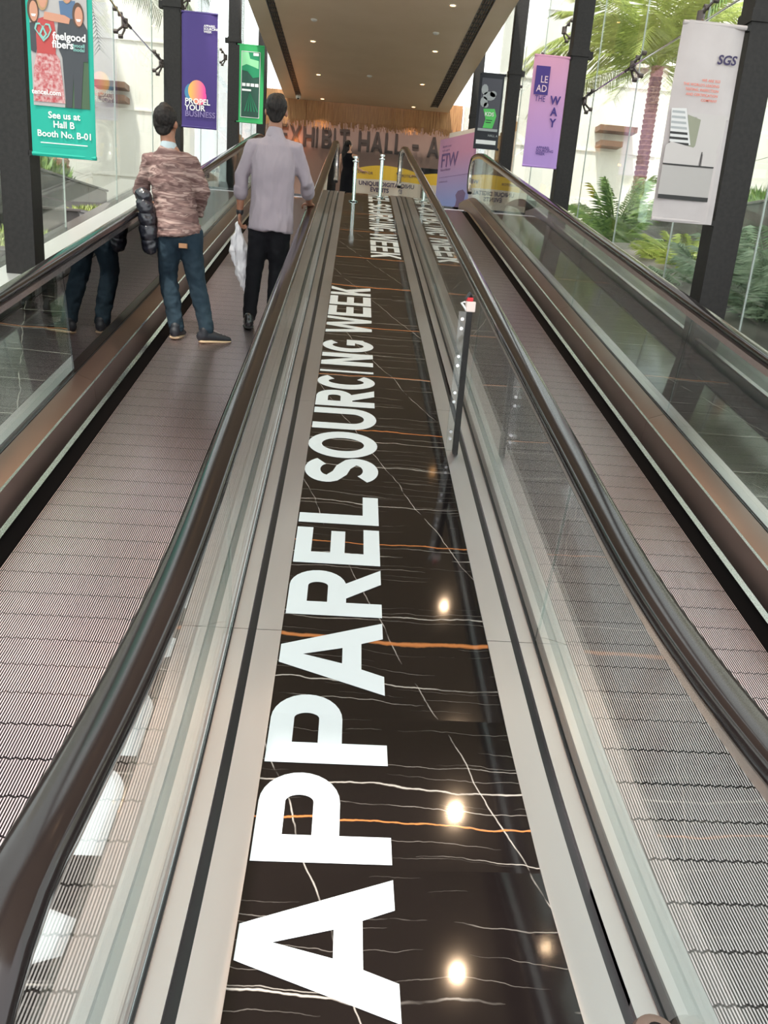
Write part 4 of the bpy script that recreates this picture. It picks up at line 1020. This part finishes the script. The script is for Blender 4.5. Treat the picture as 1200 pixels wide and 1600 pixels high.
def hand(b, w, d, up, side, curl=.5, s=1.0, grip=False):
    """wrist w, hand direction d, palm normal up, side=+1 thumb towards d x up"""
    w = Vector(w); d = Vector(d).normalized(); up = Vector(up).normalized(); x = d.cross(up).normalized()*side; up = x.cross(d)*side
    b.limb([w, w+d*.04*s, w+d*.085*s], [(.026*s, .017*s), (.040*s, .016*s), (.040*s, .014*s)], 12, ref=tuple(up))
    for i, (off, L) in enumerate(((.030, .072), (.010, .080), (-.010, .074), (-.029, .058))):
        p = w+d*.085*s+x*off*s; c_ = curl*(1+.12*i); pts = [p]; ang_ = 0
        for sg in (.42, .32, .26):
            ang_ += c_; pts.append(pts[-1]+(d*math.cos(ang_)-up*math.sin(ang_))*L*s*sg*1.0)
        b.limb(pts, [.0095*s, .0088*s, .008*s, .0072*s], 8)
    p = w+d*.025*s+x*.030*s
    pts = [p, p+(d*.5+x*.7)*.035*s, p+(d*.85+x*.75-up*.35*curl)*.055*s, p+(d*1.1+x*.6-up*.8*curl)*.070*s]
    b.limb(pts, [.013*s, .011*s, .0095*s, .008*s], 8)
def shoe(par, p, yawd, mu, ms, name='shoe', L=.28, lace=True):
    a = R3(yawd); f = Vector((-math.sin(a), math.cos(a), 0)); p = Vector(p)
    b = Body(); b.limb([p-f*.07+Vector((0, 0, .055)), p+f*.02+Vector((0, 0, .055)), p+f*.11+Vector((0, 0, .042)), p+f*.165+Vector((0, 0, .034))], [(.040, .046), (.044, .042), (.047, .030), (.036, .020)], ref=(0, 0, 1))
    b.limb([p-f*.045+Vector((0, 0, .05)), p-f*.04+Vector((0, 0, .105))], [(.040, .050), (.040, .048)])
    o = b.done(name, mu, par, .007, 3)
    b = Body(); b.limb([p-f*.075+Vector((0, 0, .014)), p+f*.02+Vector((0, 0, .014)), p+f*.11+Vector((0, 0, .014)), p+f*.17+Vector((0, 0, .016))], [(.042, .014), (.045, .014), (.050, .014), (.036, .012)], ref=(0, 0, 1))
    q = b.done('sole', ms, o, .007, 1); q.matrix_parent_inverse = Matrix(); 
    q.matrix_parent_inverse = Matrix.Translation(-par.location) @ Matrix() if False else Matrix()
    q.matrix_world = Matrix(); q.matrix_parent_inverse = (Matrix.Translation(par.location) @ Matrix.Translation(-par.location)).inverted()
    if lace:
        for k in range(3):
            c = p+f*(.045+.028*k)+Vector((0, 0, .098-.014*k)); r = Vector((f.y, -f.x, 0))
            l = obj('lace', tube(nb(), [c-r*.022, c+r*.022+f*.008], .003, 5), mat_white, o)
    return o

# --- man in the grey-lilac shirt
YB, zB = 6.93, P(7.02, -.15)[1]
man = thing('person', 'man in a grey-lilac shirt and black trousers, one hand on the centre rail', 'person', (-.72, YB, zB))
hc = (-.663, YB, 2.695)
pelv = Vector((-.69, YB, 1.86)); hipL = Vector((-.775, YB, 1.80)); hipR = Vector((-.61, YB, 1.80))
kL, aL = Vector((-.81, YB+.02, 1.46)), Vector((-.838, YB-.02, 1.10)); kR, aR = Vector((-.625, YB+.04, 1.49)), Vector((-.64, YB+.02, 1.12))
shL, shR = Vector((-.838, YB, 2.445)), Vector((-.502, YB, 2.445)); elL, wrL = Vector((-.935, YB+.02, 2.17)), Vector((-.945, YB+.06, 1.925)); elR, wrR = Vector((-.405, YB+.05, 2.19)), Vector((-.385, YB+.29, 2.055))
b = Body(); f, r, u = head(b, hc, 0)
b.limb([Vector(hc)-u*.05, (-.668, YB, 2.54)], [(.052, .054), (.056, .058)])
b.limb([(-.67, YB, 2.52), (-.67, YB, 2.40), (-.675, YB, 2.15), (-.69, YB, 1.85)], [(.07, .06), (.15, .085), (.13, .08), (.13, .085)])
for sh, el, wr in ((shL, elL, wrL), (shR, elR, wrR)): b.limb([sh.lerp(Vector((-.67, YB, 2.42)), .3), sh, el, wr], [.04, .042, .040, .027])
for hp, kn, an in ((hipL, kL, aL), (hipR, kR, aR)): b.limb([pelv.lerp(hp, .6), hp, kn, an, an-u*.05], [.08, .082, .056, .040, .035])
hand(b, wrL, (0.0, .12, -1), (-1, 0, 0), -1, .55); hand(b, wrR, (.08, 1, -.12), (0, .1, 1), -1, .45)
b.done('body', SKIN, man, .0065, 2); face_parts(man, hc, 0)
SHB = noisy('shirt_lilac', (.25, .215, .245), (.285, .25, .28), 3, .8); 
b = Body()
b.limb([(-.668, YB, 2.535), (-.668, YB, 2.50), (-.67, YB, 2.44), (-.67, YB, 2.33), (-.672, YB, 2.15), (-.678, YB, 1.97), (-.682, YB, 1.79)], [(.066, .068), (.100, .082), (.165, .108), (.180, .122), (.172, .120), (.182, .134), (.200, .152)], flat=True)
b.limb([shL+Vector((.07, 0, .0)), shL, elL+Vector((0, 0, .04)), elL-u*.06], [.060, .064, .060, .056]); b.limb([shR-Vector((.07, 0, .0)), shR, elR, elR.lerp(wrR, .35)], [.060, .064, .060, .054])
sh_ = b.done('shirt', SHB, man, .010, 3, (.045, .10, (1, 1, 2.6)))
b = Body(); b.limb([(-.667, YB-.002, 2.560), (-.668, YB-.002, 2.54), (-.668, YB-.002, 2.51)], [(.062, .064), (.070, .072), (.082, .078)]); q = b.done('collar', SHB, man, .007, 2)
for e_, w_ in ((elL, wrL), (elR, wrR)):
    d = (w_-e_).normalized(); c_ = (elL-u*.055 if e_ is elL else elR.lerp(wrR, .33)); obj_ = Body().limb([c_, c_+d*.05], [.060, .058]).done('rolled_cuff', SHB, man, .008, 2)
TRB = noisy('trousers_black', (.006, .006, .008), (.010, .010, .012), 5, .85, spec=.12)
b = Body(); b.limb([(-.685, YB, 1.86), (-.69, YB, 1.83), (-.69, YB, 1.79)], [(.145, .10), (.155, .108), (.158, .112)])
for hp, kn, an in ((hipL, kL, aL), (hipR, kR, aR)): b.limb([hp+u*.03, hp-u*.1, kn, an.lerp(kn, .45), an-u*.02], [(.095, .105), (.092, .10), (.068, .075), (.062, .068), (.054, .062)])
b.done('trousers', TRB, man, .010, 3, (.02, .07))
LEA = mat('shoe_black', (.012, .012, .013), .25); SOLB = mat('sole_black', (.01, .01, .01), .6)
shoe(man, (-.842, YB-.02, zB), 8, LEA, SOLB, lace=False); shoe(man, (-.635, YB+.03, P(7.08, -.15)[1]), -8, LEA, SOLB, lace=False)
b = Body(); b.ball(Vector(hc)+u*.040-f*.024, (.088, .096, .094)); b.limb([Vector(hc)-f*.042+u*.02, Vector(hc)-f*.050-u*.02, Vector(hc)-f*.055-u*.065], [(.082, .056), (.074, .048), (.050, .026)])
b.limb([Vector(hc)+u*.105-r*.03+f*.03, Vector(hc)+u*.112+f*.04+r*.03], [.035, .035]); b.done('hair', HAIR, man, .007, 2, (.008, .012))
o = Body().limb([wrL+Vector((.001, 0, .02)), wrL+Vector((0, 0, -.002))], [.031, .031]).done('wristwatch', BLACK, man, .005, 1)
# white bag
BAGM = mat('white_plastic_bag', (.78, .78, .80), .45, 0, .5)
bag = thing('plastic_bag', 'crumpled white plastic bag held in the hand of the man in the lilac shirt', 'bag', (-.94, YB, 1.30))
b = Body(); b.limb([(-.955, YB+.075, 1.83), (-.945, YB+.08, 1.74), (-.93, YB+.08, 1.62), (-.925, YB+.08, 1.5), (-.91, YB+.08, 1.40), (-.895, YB+.08, 1.30)], [(.018, .02), (.035, .03), (.06, .045), (.062, .05), (.04, .035), (.012, .012)])
b.done('bag_body', BAGM, bag, .008, 2, (.07, .05, (1, 1, 2.5))); b = Body(); b.limb([(-.955, YB+.06, 1.82), (-.985, YB+.05, 1.72), (-1.0, YB+.06, 1.60), (-.98, YB+.07, 1.50)], [(.012, .014), (.022, .02), (.024, .02), (.01, .01)])
b.done('bag_handle', BAGM, bag, .007, 2, (.04, .04))

# --- man in the brown patterned shirt
YA, zA = 6.50, P(6.57, -.15)[1]
man2 = thing('person', 'man in a brown patterned shirt and blue jeans leaning on the left rail', 'person', (-1.25, YA, zA))
hc = (-1.437, YA+.02, 2.475)
b = Body(); f, r, u = head(b, hc, -18)
pelv = Vector((-1.33, YA, 1.74)); hipL = Vector((-1.42, YA, 1.70)); hipR = Vector((-1.25, YA, 1.70))
kL, aL = Vector((-1.44, YA+.05, 1.38)), Vector((-1.375, YA+.03, 1.02)); kR, aR = Vector((-1.215, YA+.03, 1.37)), Vector((-1.125, YA-.01, 1.02))
shL, shR = Vector((-1.560, YA+.02, 2.225)), Vector((-1.255, YA, 2.235)); elL, wrL = Vector((-1.655, YA+.08, 1.99)), Vector((-1.66, YA+.32, 1.93)); elR, wrR = Vector((-1.165, YA+.03, 2.03)), Vector((-1.23, YA+.20, 1.88))
b.limb([Vector(hc)-u*.05, (-1.42, YA, 2.33)], [(.052, .054), (.056, .058)])
b.limb([(-1.415, YA, 2.31), (-1.40, YA, 2.18), (-1.365, YA, 1.95), (-1.335, YA, 1.74)], [(.065, .06), (.14, .085), (.125, .08), (.13, .085)])
for sh, el, wr in ((shL, elL, wrL), (shR, elR, wrR)): b.limb([sh.lerp(Vector((-1.41, YA, 2.2)), .3), sh, el, wr], [.04, .040, .038, .026])
for hp, kn, an in ((hipL, kL, aL), (hipR, kR, aR)): b.limb([pelv.lerp(hp, .6), hp, kn, an, an-u*.05], [.08, .082, .056, .040, .035])
hand(b, wrL, (.1, 1, .1), (0, -.1, 1), 1, .45); hand(b, wrR, (-.5, .9, -.1), (.5, .3, 1), -1, .6)
b.done('body', SKIN, man2, .0065, 2); face_parts(man2, hc, -18)
SHA = mat('shirt_camouflage', (.2, .12, .11), .8); nt = SHA.node_tree
tc = nt.nodes.new('ShaderNodeTexCoord'); mpn = nt.nodes.new('ShaderNodeMapping'); mpn.inputs['Scale'].default_value = (2.6, 2.6, 15); nz = nt.nodes.new('ShaderNodeTexNoise'); nz.inputs['Scale'].default_value = 1.7; nz.inputs['Detail'].default_value = 2; nz.inputs['Distortion'].default_value = .6
cr = nt.nodes.new('ShaderNodeValToRGB'); cr.color_ramp.interpolation = 'CONSTANT'; e = cr.color_ramp.elements; e[0].color = (.115, .062, .056, 1); e[1].position = .44; e[1].color = (.21, .135, .12, 1)
for p_, c_ in ((.50, (.14, .082, .074, 1)), (.57, (.29, .205, .18, 1)), (.66, (.165, .10, .09, 1))): q = e.new(p_); q.color = c_
nt.links.new(tc.outputs['Object'], mpn.inputs[0]); nt.links.new(mpn.outputs[0], nz.inputs[0]); nt.links.new(nz.outputs[0], cr.inputs[0]); nt.links.new(cr.outputs[0], nt.nodes['Principled BSDF'].inputs[0])
b = Body()
b.limb([(-1.418, YA, 2.315), (-1.417, YA, 2.285), (-1.412, YA, 2.22), (-1.40, YA, 2.10), (-1.38, YA, 1.95), (-1.36, YA, 1.82), (-1.345, YA, 1.685)], [(.064, .066), (.095, .08), (.155, .104), (.168, .116), (.155, .114), (.168, .132), (.190, .158)], flat=True)
b.limb([shL+Vector((.07, 0, .0)), shL, elL, wrL-Vector((0, .02, 0))], [.058, .062, .056, .044]); b.limb([shR-Vector((.07, 0, .0)), shR, elR, wrR], [.058, .062, .056, .042])
b.done('shirt', SHA, man2, .010, 3, (.038, .07, (1, 1, .6)))
Body().limb([(-1.424, YA, 2.335), (-1.42, YA, 2.315), (-1.42, YA, 2.285)], [(.060, .062), (.066, .068), (.078, .074)]).done('collar', mat('pale_blue_collar', (.35, .42, .45), .8), man2, .007, 2)
JEA = noisy('denim', (.014, .027, .040), (.034, .056, .074), 4, .9, spec=.15)
b = Body(); b.limb([(-1.34, YA, 1.76), (-1.337, YA, 1.73), (-1.335, YA, 1.67)], [(.140, .10), (.152, .110), (.158, .118)])
for hp, kn, an in ((hipL, kL, aL), (hipR, kR, aR)): b.limb([hp+u*.03, hp-u*.1, kn, an.lerp(kn, .5), an.lerp(kn, .1), an-u*.03], [(.092, .105), (.092, .10), (.072, .078), (.070, .072), (.060, .064), (.062, .068)])
b.done('jeans', JEA, man2, .010, 3, (.022, .05)); mp(obj('leather_patch', box(nb(), -1.315, -1.255, YA-.150, YA-.112, 1.60, 1.635, .003), mat('tan_leather', (.30, .15, .07), .6), man2), man2)
SNK = mat('sneaker_navy', (.012, .014, .02), .6); SOLA = mat('sole_tan', (.62, .45, .28), .6)
shoe(man2, (-1.37, YA+.04, zA+.005), -4, SNK, SOLA, 'sneaker'); shoe(man2, (-1.10, YA-.02, zA-.01), -62, SNK, SOLA, 'sneaker')
b = Body(); b.ball(Vector(hc)+u*.042-f*.024, (.088, .096, .094)); b.limb([Vector(hc)-f*.042+u*.02, Vector(hc)-f*.050-u*.02, Vector(hc)-f*.058-u*.065], [(.082, .056), (.074, .048), (.050, .026)])
b.limb([Vector(hc)+u*.11-r*.02, Vector(hc)+u*.118+f*.05-r*.05, Vector(hc)+u*.10+f*.09-r*.07], [.042, .04, .022]); b.done('hair', HAIR, man2, .007, 2, (.010, .012))
# black puffer jacket over the rail
jk = thing('puffer_jacket', 'shiny dark navy padded jacket hanging over the left rail beside the man in brown', 'jacket', (-1.58, YA, 1.45))
NAV = mat('navy_nylon', (.010, .011, .017), .3, 0, .6)
for k, (pts, rd) in enumerate((([(-1.60, YA-.10, 1.965), (-1.57, YA-.115, 1.945)], [(.05, .06), (.055, .06)]), ([(-1.585, YA-.11, 1.90), (-1.56, YA-.12, 1.86)], [(.06, .06), (.06, .06)]), ([(-1.57, YA-.10, 1.82), (-1.555, YA-.11, 1.77)], [(.065, .06), (.065, .06)]), ([(-1.56, YA-.10, 1.73), (-1.55, YA-.10, 1.67)], [(.07, .06), (.068, .06)]), ([(-1.55, YA-.09, 1.63), (-1.545, YA-.09, 1.575)], [(.066, .055), (.055, .05)]))):
    Body().limb(pts, rd).done('padded_panel', NAV, jk, .009, 2, (.02, .03))
# --- woman far away
YW = 20.6
wm = thing('person', 'woman in a black dress with long dark hair standing at the top of the walkways', 'person', (-.2, YW, ZT))
hc = (-.225, YW, ZT+1.52); b = Body(); f, r, u = head(b, hc, -60, .95)
b.limb([Vector(hc)-u*.05, (-.22, YW, ZT+1.38)], [.045, .048])
b.limb([(-.22, YW, ZT+1.36), (-.22, YW, ZT+1.25), (-.21, YW, ZT+1.05), (-.21, YW, ZT+.88)], [(.10, .08), (.15, .10), (.11, .09), (.14, .12)])
b.limb([(-.10, YW-.03, ZT+1.30), (-.02, YW-.10, ZT+1.28), (.02, YW-.14, ZT+1.02), (.16, YW-.18, ZT+.95)], [.046, .048, .042, .028]); hand(b, (.16, YW-.18, ZT+.95), (.8, -.4, .1), (0, 0, 1), 1, .4)
b.limb([(-.34, YW, ZT+1.30), (-.38, YW, ZT+1.30), (-.42, YW, ZT+1.05), (-.38, YW+.12, ZT+.85)], [.042, .042, .034, .024]); hand(b, (-.38, YW+.12, ZT+.85), (.1, .3, -.9), (-1, 0, 0), 1, .4)
for dx in (-.08, .08): b.limb([(-.21+dx, YW, ZT+.86), (-.21+dx, YW, ZT+.45), (-.21+dx, YW, ZT+.08)], [.08, .052, .035])
b.done('body', SKINL, wm, .009, 2); face_parts(wm, hc, -60, .95)
b = Body(); b.limb([(-.22, YW, ZT+1.33), (-.22, YW, ZT+1.22), (-.21, YW, ZT+1.03), (-.21, YW, ZT+.85), (-.21, YW, ZT+.5), (-.21, YW, ZT+.15)], [(.12, .09), (.155, .115), (.125, .105), (.165, .14), (.18, .16), (.19, .17)]); b.done('dress', TRB, wm, .012, 3)
b = Body(); b.ball(Vector(hc)+u*.035-f*.02, (.088, .095, .09)); b.limb([Vector(hc)-f*.05, Vector(hc)-f*.08-u*.2, Vector(hc)-f*.08-u*.42], [(.08, .05), (.09, .045), (.05, .03)]); b.done('hair', HAIR, wm, .009, 2, (.012, .03))
for dx in (-.08, .08): shoe(wm, (-.21+dx, YW, ZT), -60, LEA, SOLB, lace=False)
